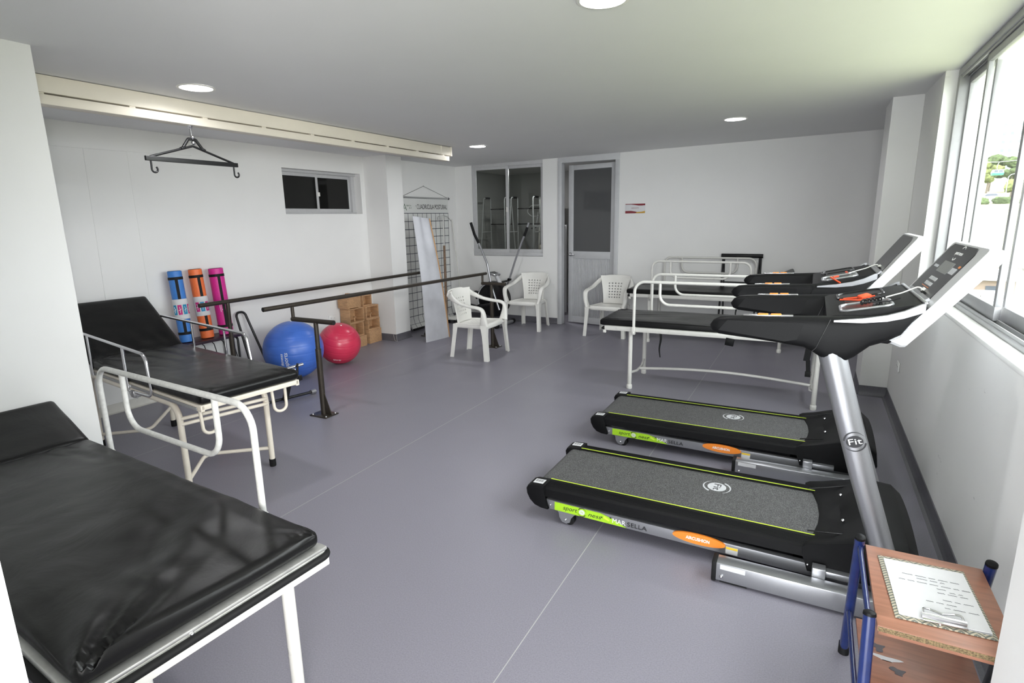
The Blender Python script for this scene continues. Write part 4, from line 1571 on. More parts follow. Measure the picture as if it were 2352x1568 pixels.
# ================================================================== moulded plastic armchairs
def make_chair(label, loc, rz):
    """local: the sitter looks towards +x"""
    t = thing('plastic_armchair', label, 'chair', loc, rz, 'white moulded plastic armchairs')
    # seat pan with a woven pattern
    def seat(u, v):
        x = -0.215 + 0.47 * u
        w = 0.205 + 0.055 * u
        y = -w + 2 * w * v
        z = 0.425 + 0.012 * u - 0.018 * math.sin(PI * v) * math.sin(PI * min(1, u * 1.15)) - 0.030 * max(0, u - 0.88) / 0.12
        if 0.12 < u < 0.85 and 0.1 < v < 0.9:
            z += 0.0040 * math.sin(u * 60) * math.sin(v * 52)
        return (x, y, z)
    obj('seat', MB().sheet(seat, 48, 44, 0.007), 'white_plastic', t)
    ap = MB()
    ap.tube(fillet([(-0.205, -0.195, 0.405), (0.235, -0.245, 0.412), (0.255, 0.0, 0.415), (0.235, 0.245, 0.412), (-0.205, 0.195, 0.405)], 0.06), 0.030, rv=0.012, up=(0, 0, 1), n=10)
    obj('seat_rim', ap, 'white_plastic', t, sharp=60)
    # back with a grid of square holes
    bk = MB()
    def back(u, v):
        z = 0.425 + 0.405 * v
        w = 0.170 + 0.070 * v ** 1.6
        y = (u * 2 - 1) * w
        x = -0.215 - 0.085 * v - 0.020 * v * v + 0.055 * abs(u * 2 - 1) ** 2.2 * (0.25 + v)
        return Vector((x, y, z))
    us = [0.0, 0.10]
    for c in range(5):
        a = 0.225 + 0.115 * c
        us += [a, a + 0.055]
    us += [0.90, 1.0]
    vs = [0.0, 0.12]
    for r_ in range(6):
        a = 0.20 + 0.100 * r_
        vs += [a, a + 0.042]
    vs += [0.84, 0.92, 1.0]
    g = [[bk.bm.verts.new(back(u, v)) for v in vs] for u in us]
    for i in range(len(us) - 1):
        for j in range(len(vs) - 1):
            hole = (2 <= i <= 10 and i % 2 == 0) and (2 <= j <= 12 and j % 2 == 0)
            if not hole:
                bk.bm.faces.new((g[i][j], g[i + 1][j], g[i + 1][j + 1], g[i][j + 1]))
    bmesh.ops.recalc_face_normals(bk.bm, faces=bk.bm.faces)
    bmesh.ops.solidify(bk.bm, geom=list(bk.bm.faces), thickness=0.020)
    obj('backrest', bk, 'white_plastic', t, sharp=50)
    # broad head rail sweeping into the arms
    for sy in (-1, 1):
        path = [(-0.318, 0.0, 0.800), (-0.312, sy * 0.12, 0.798), (-0.272, sy * 0.215, 0.782), (-0.195, sy * 0.262, 0.738), (-0.08, sy * 0.287, 0.690), (0.06, sy * 0.300, 0.664),
                (0.165, sy * 0.303, 0.652), (0.222, sy * 0.302, 0.625), (0.236, sy * 0.298, 0.57), (0.232, sy * 0.288, 0.50), (0.228, sy * 0.268, 0.430)]
        pts = []
        P = [Vector(p) for p in path]
        for k in range(len(P) - 1):
            for f in (0, 0.25, 0.5, 0.75):
                a, b, c, d = P[max(k - 1, 0)], P[k], P[k + 1], P[min(k + 2, len(P) - 1)]
                pts.append(0.5 * ((2 * b) + (c - a) * f + (2 * a - 5 * b + 4 * c - d) * f * f + (-a + 3 * b - 3 * c + d) * f ** 3))
        pts.append(P[-1])
        am = MB()
        secs = []
        N = len(pts)
        for k, p in enumerate(pts):
            tt = (pts[min(k + 1, N - 1)] - pts[max(k - 1, 0)]).normalized()
            f = k / (N - 1)
            # section: tall and thin behind the head, flat on the arm, deep at the post
            wid = Vector((0, sy, 0)) if f > 0.25 else Vector((1, 0, 0)).lerp(Vector((0, sy, 0)), f / 0.25)
            n1 = (wid - tt * wid.dot(tt)).normalized()
            n2 = tt.cross(n1)
            if f < 0.2:
                a_, b_ = 0.010, 0.044
            elif f < 0.4:
                q = (f - 0.2) / 0.2
                a_, b_ = 0.010 + 0.025 * q, 0.044 - 0.026 * q
            elif f < 0.72:
                a_, b_ = 0.035, 0.018
            else:
                q = (f - 0.72) / 0.28
                a_, b_ = 0.035 - 0.012 * q, 0.018 + 0.040 * q
            secs.append([p + n1 * (a_ * math.copysign(abs(math.cos(x)) ** 0.7, math.cos(x))) + n2 * (b_ * math.copysign(abs(math.sin(x)) ** 0.7, math.sin(x))) for x in [2 * PI * m / 14 for m in range(14)]])
        am.loft(secs)
        obj('arm', am, 'white_plastic', t, sharp=60)
        for (top, bot, s0, s1) in (((0.225, sy * 0.262, 0.435), (0.262, sy * 0.288, 0.0), (0.046, 0.034), (0.028, 0.025)),
                                   ((-0.205, sy * 0.190, 0.425), (-0.262, sy * 0.214, 0.0), (0.034, 0.030), (0.026, 0.024))):
            lg = MB()
            sec = []
            for f in (0.0, 0.12, 0.3, 0.6, 1.0):
                c = Vector(top).lerp(Vector(bot), f)
                k = 1 - (1 - min(1, f * 2.2)) ** 2
                a_, b_ = s0[0] + (s1[0] - s0[0]) * k, s0[1] + (s1[1] - s0[1]) * k
                fx = 1 if top[0] > 0 else -1
                # channel section, open towards the inside
                o = [(fx * a_, sy * b_), (-fx * a_, sy * b_), (-fx * a_, sy * (b_ - 0.008)), (fx * (a_ - 0.008), sy * (b_ - 0.008)), (fx * (a_ - 0.008), -sy * b_), (fx * a_, -sy * b_)]
                sec.append([c + Vector((x, y, 0)) for x, y in o])
            lg.loft(sec)
            obj('leg', lg, 'white_plastic', t)
    return t


ch = make_chair('white plastic armchair at the end of the parallel bars', (-3.68, 6.005, 0), R(3))
dup(ch, (-3.895, 7.895, 0), R(-88), 'white plastic armchair below the storeroom window beside the elliptical trainer')
dup(ch, (-2.565, 7.90, 0), R(-90), 'white plastic armchair in front of the grey door')

# ================================================================== parallel bars
def make_bar(label, p0, p1, zb, posts, side):
    """one handrail of the walking bars; side: x offset from rail to post"""
    t = thing('parallel_bar', label, 'walking bar', (0, 0, 0), 0, 'walking bars')
    b = MB()
    b.tube([(*p0, zb), (*p1, zb)], 0.020, n=18)
    rail = obj('rail', b, 'bronze', t)
    e = MB()
    d = (Vector((*p0, zb)) - Vector((*p1, zb))).normalized()
    for p, s in ((p0, 1), (p1, -1)):
        c = Vector((*p, zb))
        m = MB()
        m.cyl(c + d * s * 0.0002, c + d * s * 0.0015, 0.015, n=16)
        obj('tube_mouth', m, 'black_metal', rail)
    for (px, py) in posts:
        f = (py - p0[1]) / (p1[1] - p0[1])
        bx = p0[0] + (p1[0] - p0[0]) * f
        s = MB()
        if side:
            s.tube([(bx, py, zb - 0.012), (bx, py, zb - 0.125)], 0.015, n=14)
            stub = obj('stub', s, 'bronze', t)
            a = MB()
            a.tube([(bx - 0.012, py, zb - 0.125), (px + 0.215, py, zb - 0.125)], 0.021, n=16)
            arm = obj('cross_arm', a, 'bronze', t)
            m = MB()
            m.cyl((px + 0.2152, py, zb - 0.125), (px + 0.2165, py, zb - 0.125), 0.017, n=16)
            obj('tube_mouth', m, 'black_metal', arm)
            top = zb - 0.13
            pole = MB()
            pole.tube([(px, py, 0.60), (px, py, top)], 0.0195, n=16)
        else:
            top = zb - 0.01
            pole = MB()
            pole.tube(fillet([(bx, py, top), (bx, py, top - 0.06), (px, py, top - 0.20), (px, py, 0.55)], 0.10), 0.0195, n=16)
        obj('inner_post', pole, 'bronze', t)
        out = MB()
        out.tube([(px, py, 0.006), (px, py, 0.61)], 0.0255, n=18)
        obj('outer_post', out, 'bronze', t)
        bp = MB()
        bp.box((px, py, 0.005), (0.20, 0.155, 0.010), bevel=0.002)
        pl = obj('base_plate', bp, 'bronze', t)
        gs = MB()
        sx = 1 if side else -1
        gs.prism([(px + sx * 0.022, 0.009), (px + sx * 0.098, 0.009), (px + sx * 0.022, 0.215)], py - 0.004, py + 0.004, 'y')
        obj('gusset', gs, 'bronze', pl)
        for bxx in (-0.08, 0.08):
            for byy in (-0.055, 0.055):
                bo = MB()
                bo.lathe([(0.0, 0.018), (0.008, 0.017), (0.010, 0.010), (0.0, 0.010)], 10, Matrix.Translation((px + bxx, py + byy, 0)))
                obj('anchor_bolt', bo, 'steel', pl)
    return t


make_bar('nearer parallel walking bar with open tube cross arms', (-4.06, 3.165), (-3.865, 6.545), 0.982, [(-3.77, 3.455), (-3.735, 6.46)], 1)
make_bar('parallel walking bar closer to the wall with the rolled mats', (-4.99, 3.21), (-4.985, 6.84), 0.957, [(-4.995, 3.50), (-4.985, 6.73)], 0)

# ================================================================== exercise balls
def ball(label, c, r, mat, rings, rot):
    t = thing('exercise_ball', label, 'exercise ball', (c[0], c[1], r), 0, 'inflated exercise balls', rot=rot)
    b = MB()
    prof = []
    n = 180
    for k in range(n + 1):
        a = -PI / 2 + PI * k / n
        g = 0.0
        if abs(a) < 1.15:
            g = 0.0016 * max(0.0, math.cos(a * rings)) ** 8
        prof.append(((r - g) * math.cos(a) if 0 < k < n else 0.0, (r - g) * math.sin(a)))
    b.lathe(prof, 72)
    s = obj('shell', b, mat, t, sharp=80)
    v = MB()
    v.lathe([(0.0, 0.003), (0.008, 0.0025), (0.010, 0.0), (0.010, -0.004), (0.0, -0.004)], 16, Matrix.Translation((0, 0, r)))
    obj('valve', v, 'white_plastic', t)
    return t, s


def wrap_text(s, h, r, lon, lat, parent, mat, up=True, width=None, shear=0.0, dz=0.0):
    """lettering bent over the sphere"""
    o = lettering('lettering', s, h, (0, 0, 0), (1, 0, 0), (0, 1, 0), mat, parent, width=width, shear=shear)
    for vtx in o.data.vertices:
        x, y, z = vtx.co
        if up:
            a, b = lon + (-y - dz) / r, lat + x / r
        else:
            a, b = lon + x / r, lat + (y + dz) / r
        rr = r + 0.0012 + z
        vtx.co = (rr * math.cos(b) * math.cos(a), rr * math.cos(b) * math.sin(a), rr * math.sin(b))
    return o


t, s = ball('large blue exercise ball behind the nearer walking bar post', (-5.004, 4.239), 0.319, 'ball_blue', 22, (0, 0, 0))
wrap_text('sports', 0.046, 0.319, R(-56), R(-8), s, 'white_ink', True, width=0.155, shear=0.2)
wrap_text('fitness', 0.030, 0.319, R(-56), R(-8), s, 'white_ink', True, width=0.135, shear=0.2, dz=-0.052 + 0.095)
t, s = ball('smaller red exercise ball between blue ball and wooden boxes', (-4.998, 4.922), 0.251, 'ball_red', 20, (R(8), R(20), 0))
wrap_text('sports', 0.030, 0.251, R(-50), R(-22), s, 'white_ink', False, width=0.10, shear=0.3)

# ================================================================== rolled mats on the low shelf
def rolled_mat(label, loc, rz, lean, mat, r, length, sleeve):
    t = thing('rolled_mat', label, 'exercise mat', loc, rz, 'rolled exercise mats', rot=(0, R(lean), rz))
    m = MB()
    m.lathe([(0.0, 0.004), (r * 0.30, 0.004), (r * 0.30, 0.0), (r - 0.004, 0.0), (r, 0.004), (r, length - 0.004), (r - 0.004, length), (r * 0.3, length), (r * 0.30, length - 0.02), (0.0, length - 0.02)], 40)
    roll = obj('roll', m, mat, t)
    sp = MB()
    pts = [(rr * math.cos(a), rr * math.sin(a), length + 0.0008) for a, rr in [(0.35 * k, r * 0.32 + (r * 0.62) * k / 90) for k in range(91)]]
    sp.tube(pts, 0.0012, n=5)
    obj('spiral_edge', sp, 'black_rubber', roll)
    for z in (0.075, length - 0.085):
        s = MB()
        s.lathe([(r + 0.0005, z), (r + 0.003, z + 0.001), (r + 0.003, z + 0.026), (r + 0.0005, z + 0.027)], 40)
        obj('strap', s, 'black_rubber', t)
    a = R(-28)
    vs = MB()
    vs.box((( r + 0.0015) * math.cos(a), (r + 0.0015) * math.sin(a), length / 2), (0.003, 0.026, length - 0.17), (0, 0, a))
    obj('carry_strap', vs, 'black_rubber', t)
    if sleeve:
        s = MB()
        z0, z1 = length * 0.33, length * 0.61
        s.lathe([(r + 0.004, z0), (r + 0.005, z0), (r + 0.005, z1), (r + 0.004, z1)], 40)
        sl = obj('label_sleeve', s, 'paper', t)
        cols = ['magenta_print', 'cyan_print']
        for k in range(6):
            a0 = R(-95) + k * R(40)
            c = MB()
            n = 6
            o = [[((r + 0.0056) * math.cos(a0 + R(30) * i / n), (r + 0.0056) * math.sin(a0 + R(30) * i / n), z) for i in range(n + 1)] for z in (z0 + 0.045, z1 - 0.055)]
            g = [[c.bm.verts.new(p) for p in row] for row in o]
            for i in range(n):
                c.bm.faces.new((g[0][i], g[0][i + 1], g[1][i + 1], g[1][i]))
            obj('colour_square', c, cols[(k + sleeve) % 2], sl)
            am = a0 + R(15)
            w = MB()
            cx, cy, cz = (r + 0.0066) * math.cos(am), (r + 0.0066) * math.sin(am), (z0 + z1) / 2 - 0.005
            tx, ty = -math.sin(am), math.cos(am)
            w.tube([(cx - tx * 0.002, cy - ty * 0.002, cz - 0.03), (cx + tx * 0.003, cy + ty * 0.003, cz), (cx - tx * 0.002, cy - ty * 0.002, cz + 0.03)], 0.0022, n=6)
            w.tube([(cx - tx * 0.012, cy - ty * 0.012, cz - 0.008), (cx + tx * 0.012, cy + ty * 0.012, cz + 0.008)], 0.0022, n=6)
            obj('figure_mark', w, 'white_ink', sl)
    else:
        am = R(-52)
        w = MB()
        def at_(da, z):
            return ((r + 0.0006) * math.cos(am + da), (r + 0.0006) * math.sin(am + da), z)
        w.tube([at_(0.10, 0.33), at_(0.05, 0.30), at_(0.12, 0.26), at_(0.35, 0.27), at_(0.42, 0.31)], 0.002, n=6)
        w.tube([at_(-0.05, 0.35), at_(-0.12, 0.30), at_(-0.02, 0.24)], 0.002, n=6)
        obj('figure_mark', w, 'white_ink', roll)
        o = lettering('lettering', 'sports', 0.018, (0, 0, 0), (1, 0, 0), (0, 1, 0), 'white_ink', roll, width=0.08)
        for v in o.data.vertices:
            x, y, z = v.co
            v.co = ((r + 0.001 + z) * math.cos(am + 0.3 - y / r), (r + 0.001 + z) * math.sin(am + 0.3 - y / r), 0.42 + x)
    return t


rolled_mat('blue rolled exercise mat with white sleeve, leftmost on the shelf', (-5.435, 3.325, 0.5565), 0, -4.0, 'mat_blue', 0.062, 0.70, 1)
rolled_mat('orange rolled exercise mat with white sleeve, middle of the three', (-5.435, 3.545, 0.5565), R(14), -4.0, 'mat_orange', 0.062, 0.70, 2)
rolled_mat('magenta rolled exercise mat without sleeve, rightmost on the shelf', (-5.435, 3.760, 0.5565), R(8), -3.5, 'mat_pink', 0.070, 0.69, 0)

t = thing('step_rack', 'dark purple shelf rack with wire supports under the rolled mats', 'rack', (-5.45, 3.53, 0))
obj('shelf_board', MB().box((0, -0.07, 0.5375), (0.28, 0.82, 0.028), bevel=0.005), 'dark_wood', t)
for k in range(7):
    y = -0.44 + 0.105 * k
    wq = MB()
    wq.tube(fillet([(0.125, y, 0.524), (0.125, y + 0.02, 0.50), (0.12, y + 0.12, 0.02)], 0.02), 0.0045, n=8)
    obj('wire_support', wq, 'black_metal', t)
bt = MB()
bt.tube([(0.12, -0.46, 0.02), (0.12, 0.36, 0.02)], 0.008, n=8)
obj('base_wire', bt, 'black_metal', t)
for y in (-0.44, 0.29):
    lg = MB()
    lg.tube(fillet([(-0.12, y, 0.004), (-0.12, y, 0.512), (0.10, y, 0.512), (0.10, y, 0.004)], 0.03), 0.012, n=10)
    obj('leg_frame', lg, 'black_metal', t)

t = thing('folding_frame', 'black bent tube frame leaning on the wall behind the left walking bar post', 'frame', (-5.42, 4.055, 0))
tb = MB()
tb.tube(fillet([(0.10, -0.10, 0.012), (-0.14, -0.075, 0.735), (-0.14, 0.035, 0.735), (0.10, 0.12, 0.012)], 0.05, seg=8), 0.013, n=12)
obj('bent_tube', tb, 'black_metal', t, sharp=60)
tb = MB()
tb.tube([(0.07, -0.097, 0.10), (0.07, 0.11, 0.10)], 0.009, n=10)
obj('cross_tube', tb, 'black_metal', t)

# ================================================================== low black exercise bench behind the examination couch
t = thing('exercise_bench', 'low black folding exercise bench with chrome roller arms in front of the blue ball', 'exercise bench', (-4.42, 3.62, 0))
bs = MB()
bs.tube([(-0.05, -0.22, 0.025), (0.075, 0.245, 0.025)], 0.014, n=12)
b_ = obj('floor_bar', bs, 'black_metal', t)
for p in ((-0.05, -0.22), (0.075, 0.245)):
    cp = MB()
    cp.cyl((p[0] - 0.003, p[1] - 0.025, 0.025), (p[0] + 0.003, p[1] + 0.025, 0.025), 0.025, n=18)
    obj('end_cap', cp, 'steel', b_)
lg = MB()
lg.box((0.08, -0.06, 0.15), (0.035, 0.05, 0.28), (0, R(22), 0), bevel=0.004)
obj('support_leg', lg, 'black_metal', t)
mn = MB()
mn.box((-0.12, -0.03, 0.22), (0.62, 0.05, 0.05), (0, R(-4), R(8)), bevel=0.005)
obj('main_beam', mn, 'black_metal', t)
st = MB()
st.box((-0.32, -0.05, 0.27), (0.42, 0.24, 0.05), (0, R(-4), R(8)), bevel=0.02)
obj('seat_pad', st, 'leather', t)
for dy in (-0.06, 0.04):
    rl = MB()
    rl.tube([(0.05, -0.06 + dy, 0.315 + dy * 0.3), (0.115, 0.08 + dy, 0.335 + dy * 0.3)], 0.014, n=14)
    obj('roller_arm', rl, 'chrome', t)
rp = MB()
rp.tube([(0.115, 0.04, 0.25), (0.12, 0.05, 0.37)], 0.010, n=10)
obj('roller_post', rp, 'black_metal', t)
kn = MB()
kn.tube([(0.10, -0.06, 0.245), (0.19, -0.05, 0.25)], 0.010, n=10)
kn.sphere((0.20, -0.05, 0.25), 0.018, 14, 10)
obj('locking_knob', kn, 'black_plastic', t)
ft = MB()
ft.tube([(-0.42, -0.20, 0.02), (-0.42, 0.16, 0.02)], 0.014, n=10)
ft.box((-0.40, -0.02, 0.12), (0.035, 0.04, 0.22), (0, R(-8), 0))
obj('rear_stand', ft, 'black_metal', t)

# ================================================================== wooden boxes against the left pillar
def wood_box(label, lo, hi, front, peg=False):
    """box of boards; front: 'solid' or 'open' (framed opening towards the room)"""
    c = [(a + b) / 2 for a, b in zip(lo, hi)]
    t = thing('wooden_box', label, 'wooden box', (c[0], c[1], lo[2]), 0, 'stacked wooden exercise boxes')
    sx, sy, sz = hi[0] - lo[0], hi[1] - lo[1], hi[2] - lo[2]
    th = 0.016
    obj('top_board', MB().box((0, 0, sz - th / 2), (sx, sy, th), bevel=0.0015), 'wood', t)
    obj('bottom_board', MB().box((0, 0, th / 2), (sx - 0.004, sy - 0.004, th), bevel=0.0015), 'wood', t)
    for s in (-1, 1):
        obj('side_board', MB().box((0, s * (sy / 2 - th / 2), sz / 2), (sx - 0.002, th, sz - 2 * th), bevel=0.0015), 'wood', t)
    obj('back_board', MB().box((-sx / 2 + 0.008, 0, sz / 2), (0.012, sy - 2 * th, sz - 2 * th)), 'wood', t)
    if front == 'solid':
        obj('front_board', MB().box((sx / 2 - 0.008, 0, sz / 2), (0.014, sy - 2 * th, sz - 2 * th), bevel=0.001), 'wood', t)
    if peg:
        pg = MB()
        pg.cyl((sx * 0.2, 0.0, th), (sx * 0.2, 0.0, th + 0.05), 0.011, n=12)
        pg.box((sx * 0.2, 0.0, th + 0.058), (0.05, 0.022, 0.018), bevel=0.004)
        obj('peg', pg, 'wood', t)
    return t


wood_box('solid fronted wooden box at the foot of the left stack', (-5.585, 5.585, 0.0), (-5.405, 5.845, 0.150), 'solid')
wood_box('open wooden box second from floor in the left stack', (-5.585, 5.575, 0.150), (-5.435, 5.835, 0.345), 'open')
wood_box('open wooden box with a peg, third up in the left stack', (-5.585, 5.555, 0.345), (-5.415, 5.835, 0.545), 'open', True)
wood_box('topmost wooden box of the left stack, under the nearer bar', (-5.570, 5.51, 0.560), (-5.395, 5.765, 0.700), 'solid')
wood_box('solid fronted wooden box at the foot of the right stack', (-5.585, 5.925, 0.0), (-5.425, 6.175, 0.190), 'solid')
wood_box('open wooden box second from floor in the right stack', (-5.585, 5.925, 0.190), (-5.435, 6.165, 0.350), 'open')
wood_box('open wooden box with a peg, third up in the right stack', (-5.585, 5.895, 0.350), (-5.435, 6.155, 0.535), 'open', True)
wood_box('narrow upright open box on top of the right stack', (-5.585, 5.880, 0.535), (-5.465, 6.060, 0.690), 'open')
t = thing('wooden_block', 'small wooden block lying on the topmost box under the bar', 'wooden block', (-5.50, 5.64, 0.70))
obj('block', MB().box((0, 0, 0.024), (0.06, 0.05, 0.048), bevel=0.003), 'wood', t)
for yy in (5.545, 5.735):
    o = obj('wooden_runner', MB().box((-5.48, yy, 0.5525), (0.15, 0.03, 0.015)), 'wood')
    tag(o, 'short wooden runner under the near end of the topmost box' if yy < 5.6 else 'short wooden runner under the far end of the topmost box', 'wooden runner', 'runners under the topmost box')

# ================================================================== track hoist on the ceiling and its spreader bar
t = thing('ceiling_track', 'long cream ceiling track along the left side of the room', 'ceiling track', (-4.15, 3.9, 2.475))
y0, y1 = -2.28, 2.285
bm_ = MB()
bm_.box((0, (y0 + y1) / 2, 0.050), (0.10, y1 - y0, 0.100), bevel=0.004)
bm_.box((0, y1 - 0.01, 0.050), (0.11, 0.03, 0.112), bevel=0.004)
bm_.box((0, y1 - 0.22, 0.050), (0.106, 0.03, 0.106), bevel=0.004)
obj('beam', bm_, 'rail_cream', t)
chn = MB()
chn.box((0.002, (y0 + y1) / 2 - 0.03, -0.0385), (0.104, y1 - y0 - 0.06, 0.057), bevel=0.004)
obj('channel', chn, 'rail_cream', t)
k = -2.05
while k < 2.2:
    obj('spacer', MB().box((0.0, k, -0.006), (0.09, 0.04, 0.014), bevel=0.002), 'rail_cream', t)
    k += 0.52

t = thing('spreader_bar', 'black triangular lifting bar with two hooks hanging from ceiling track', 'lifting bar', (-4.15, 2.79, 2.405))
hg = MB()
hg.tube([(0, 0, 0.006), (0, 0, -0.085)], 0.0075, n=12)
hg.lathe([(0.0, 0.01), (0.022, 0.01), (0.02, -0.004), (0.009, -0.02), (0.0, -0.02)], 16)
hang = obj('swivel', hg, 'chrome', t)
for z in (-0.078, -0.118):
    obj('pivot_nut', MB().sphere((0.012, 0, z), 0.015, 16, 10), 'chrome', hang)
yk = MB()
yk.tube(fillet([(0, -0.075, -0.155), (0, -0.028, -0.092), (0, 0.028, -0.092), (0, 0.075, -0.155)], 0.015), 0.011, n=10)
yk.box((0, -0.078, -0.158), (0.03, 0.035, 0.016), (R(25), 0, 0), bevel=0.003)
yk.box((0, 0.078, -0.158), (0.03, 0.035, 0.016), (R(-25), 0, 0), bevel=0.003)
obj('yoke', yk, 'black_metal', t)
vr = MB()
vr.tube(fillet([(0, -0.325, -0.240), (0, 0, -0.140), (0, 0.325, -0.240)], 0.02), 0.0085, n=10)
obj('hanger_rod', vr, 'black_metal', t, sharp=60)
obj('cross_bar', MB().box((0, 0, -0.252), (0.022, 0.72, 0.032), bevel=0.002), 'black_metal', t)
for y in (-0.325, 0.325):
    hk = MB()
    s_ = 1
    pts = [(0, y, -0.26), (0, y, -0.30)] + arc_pts((0, y + 0.020, -0.325), (0, 1, 0), (0, 0, 1), 0.0205, PI, 2 * PI + 0.9, 14)
    hk.tube(pts, 0.0065, n=10)
    obj('hook', hk, 'black_metal', t, sharp=60)

# ================================================================== posture grid chart
t = thing('posture_chart', 'hanging white posture grid chart with black lines behind the leaning sheet', 'wall chart', (-5.466, 7.46, 0))
YA, YB, ZA, ZB = -0.605, 0.605, 0.04, 2.03
def chart_x(z):
    return 0.0 if z > 0.2 else 0.10 * ((0.2 - z) / 0.2) ** 2
def csheet(u, v):
    z = ZA + (ZB - ZA) * v
    return (chart_x(z) + 0.002 * math.sin(u * 7), YA + (YB - YA) * u, z)
sh = obj('sheet', MB().sheet(csheet, 20, 60, 0.002), 'poster', t)
def strip(mb, a, b, w):
    """thin printed line lying on the chart"""
    a, b = Vector(a), Vector(b)
    n = 24
    d = (b - a).normalized()
    sd = Vector((1, 0, 0)).cross(d) * (w / 2)
    prev = None
    for k in range(n + 1):
        p = a.lerp(b, k / n)
        off = Vector((chart_x(p.z) + 0.002 * math.sin((p.y - YA) / (YB - YA) * 7) + 0.0032, 0, 0))
        cur = (mb.bm.verts.new(p + sd + off), mb.bm.verts.new(p - sd + off))
        if prev:
            mb.bm.faces.new((prev[0], prev[1], cur[1], cur[0]))
        prev = cur
gl = MB()
for k in range(11):
    y = YA + 0.01 + (YB - YA - 0.02) * k / 10
    strip(gl, (0, y, ZA), (0, y, 1.80), 0.009)
for k in range(15):
    z = 1.80 - 0.1215 * k
    strip(gl, (0, YA, z), (0, YB, z), 0.009)
g_ = obj('grid_print', gl, 'grid_ink', sh)
lettering('lettering', 'CUADRICULA POSTURAL', 0.075, (0.0035, 0.16, 1.895), (0, 1, 0), (0, 0, 1), 'black_ink', sh, width=0.82)
lettering('lettering', 'FUNDACIÓN UNIVERSITARIA', 0.022, (0.0035, -0.385, 1.912), (0, 1, 0), (0, 0, 1), 'dark_green', sh, width=0.235)
lettering('lettering', 'DEL ÁREA ANDINA', 0.022, (0.0035, -0.365, 1.878), (0, 1, 0), (0, 0, 1), 'dark_green', sh, width=0.155)
lg = MB()
lg.tube([(0.004, -0.585, 1.845), (0.004, -0.548, 1.935), (0.004, -0.505, 1.845)], 0.005, n=6)
lg.tube([(0.004, -0.59, 1.868), (0.004, -0.53, 1.880)], 0.004, n=6)
obj('emblem', lg, 'dark_green', sh)
for z in (2.035,):
    rd = MB()
    rd.cyl((0.004, YA - 0.02, z), (0.004, YB + 0.02, z), 0.013, n=14)
    rod = obj('top_rod', rd, 'steel', t)
    for y in (YA - 0.02, YB + 0.02):
        obj('rod_cap', MB().sphere((0.004, y, z), 0.018, 14, 10), 'black_rubber', rod)
rd = MB()
rd.cyl((0.11, YA - 0.015, ZA + 0.0), (0.11, YB + 0.015, ZA + 0.0), 0.016, n=14)
rb_ = obj('bottom_rod', rd, 'black_rubber', t)
cd = MB()
cd.tube([(0.004, YA + 0.01, 2.045), (0.003, -0.05, 2.212), (0.004, YB - 0.01, 2.045)], 0.0022, n=6)
obj('hanging_cord', cd, 'black_rubber', t)
obj('nail', MB().sphere((0.004, -0.05, 2.212), 0.008, 12, 8), 'steel', t)

# ================================================================== grey-white foam sheet leaning at the end of the bars
t = thing('foam_sheet', 'grey white curved foam sheet leaning in front of the posture chart', 'foam sheet', (0, 0, 0))
BL, BR = Vector((-4.735, 6.315, 0.0)), Vector((-4.655, 6.760, 0.0))
TL, TR = Vector((-5.105, 6.630, 1.752)), Vector((-5.075, 6.965, 1.715))
def fsheet(u, v):
    p = BL.lerp(BR, u).lerp(TL.lerp(TR, u), v)
    w = math.sin(u * PI * 1.0) * 0.030 * v + 0.022 * math.sin(u * 9.0) * v * v + 0.03 * math.sin(v * PI)
    return p + Vector((w, 0, 0))
obj('sheet', MB().sheet(fsheet, 30, 50, 0.012), 'foam_sheet', t, sharp=60)
eg = MB()
secs = []
for k in range(41):
    v = k / 40
    p = fsheet(1.0, v)
    secs.append([p + Vector((0.006, 0.0, 0)), p + Vector((0.006, 0.022, 0)), p + Vector((-0.022, 0.022, 0)), p + Vector((-0.022, 0.0, 0))])
eg.loft(secs)
obj('edge_band', eg, 'foam_edge', t)

# ================================================================== pole with hook, thin rod, low tray
t = thing('hook_pole', 'brown wooden stick with white rod and wire hook leaning on the posture chart', 'pole', (-5.20, 7.62, 0))
pb, pt = Vector((0.07, -0.21, 0.0)), Vector((-0.20, 0.20, 1.755))
sk = MB()
sk.tube([pb, pb.lerp(pt, 0.73)], 0.019, n=12)
obj('shaft', sk, 'wood_stick', t)
rd = MB()
rd.tube([pb.lerp(pt, 0.72), pt], 0.009, n=10)
obj('rod', rd, 'white_enamel', t)
hw = MB()
c = pt
hw.tube(fillet([c + Vector((0.0, -0.155, -0.045)), c + Vector((0, -0.14, -0.075)), c + Vector((0.0, -0.165, -0.02)), c + Vector((0, -0.08, 0.0)), c + Vector((0, 0.0, 0.012)), c + Vector((0, 0.14, -0.02)), c + Vector((0.0, 0.225, -0.085))], 0.03), 0.005, n=8)
obj('wire_hook', hw, 'steel', t)
fb = MB()
fb.tube([pb + Vector((-0.005, -0.01, 0.12)), pb + Vector((-0.10, 0.17, 0.11))], 0.014, n=10)
obj('cross_piece', fb, 'wood_stick', t)
o = MB()
o.tube([(-5.30, 8.16, 0.0), (-5.44, 8.14, 1.70)], 0.010, n=10)
tag(obj('thin_rod', o, 'white_enamel'), 'thin white rod standing upright at the right edge of the posture chart', 'rod')
t = thing('low_tray', 'low white tray on black feet on the floor below the posture chart', 'tray', (-5.255, 7.86, 0))
obj('tray', MB().box((0, 0, 0.075), (0.18, 0.30, 0.035), bevel=0.008), 'white_plastic', t)
for sx in (-0.06, 0.06):
    for sy in (-0.12, 0.12):
        obj('foot', MB().box((sx, sy, 0.03), (0.03, 0.03, 0.06)), 'black_rubber', t)

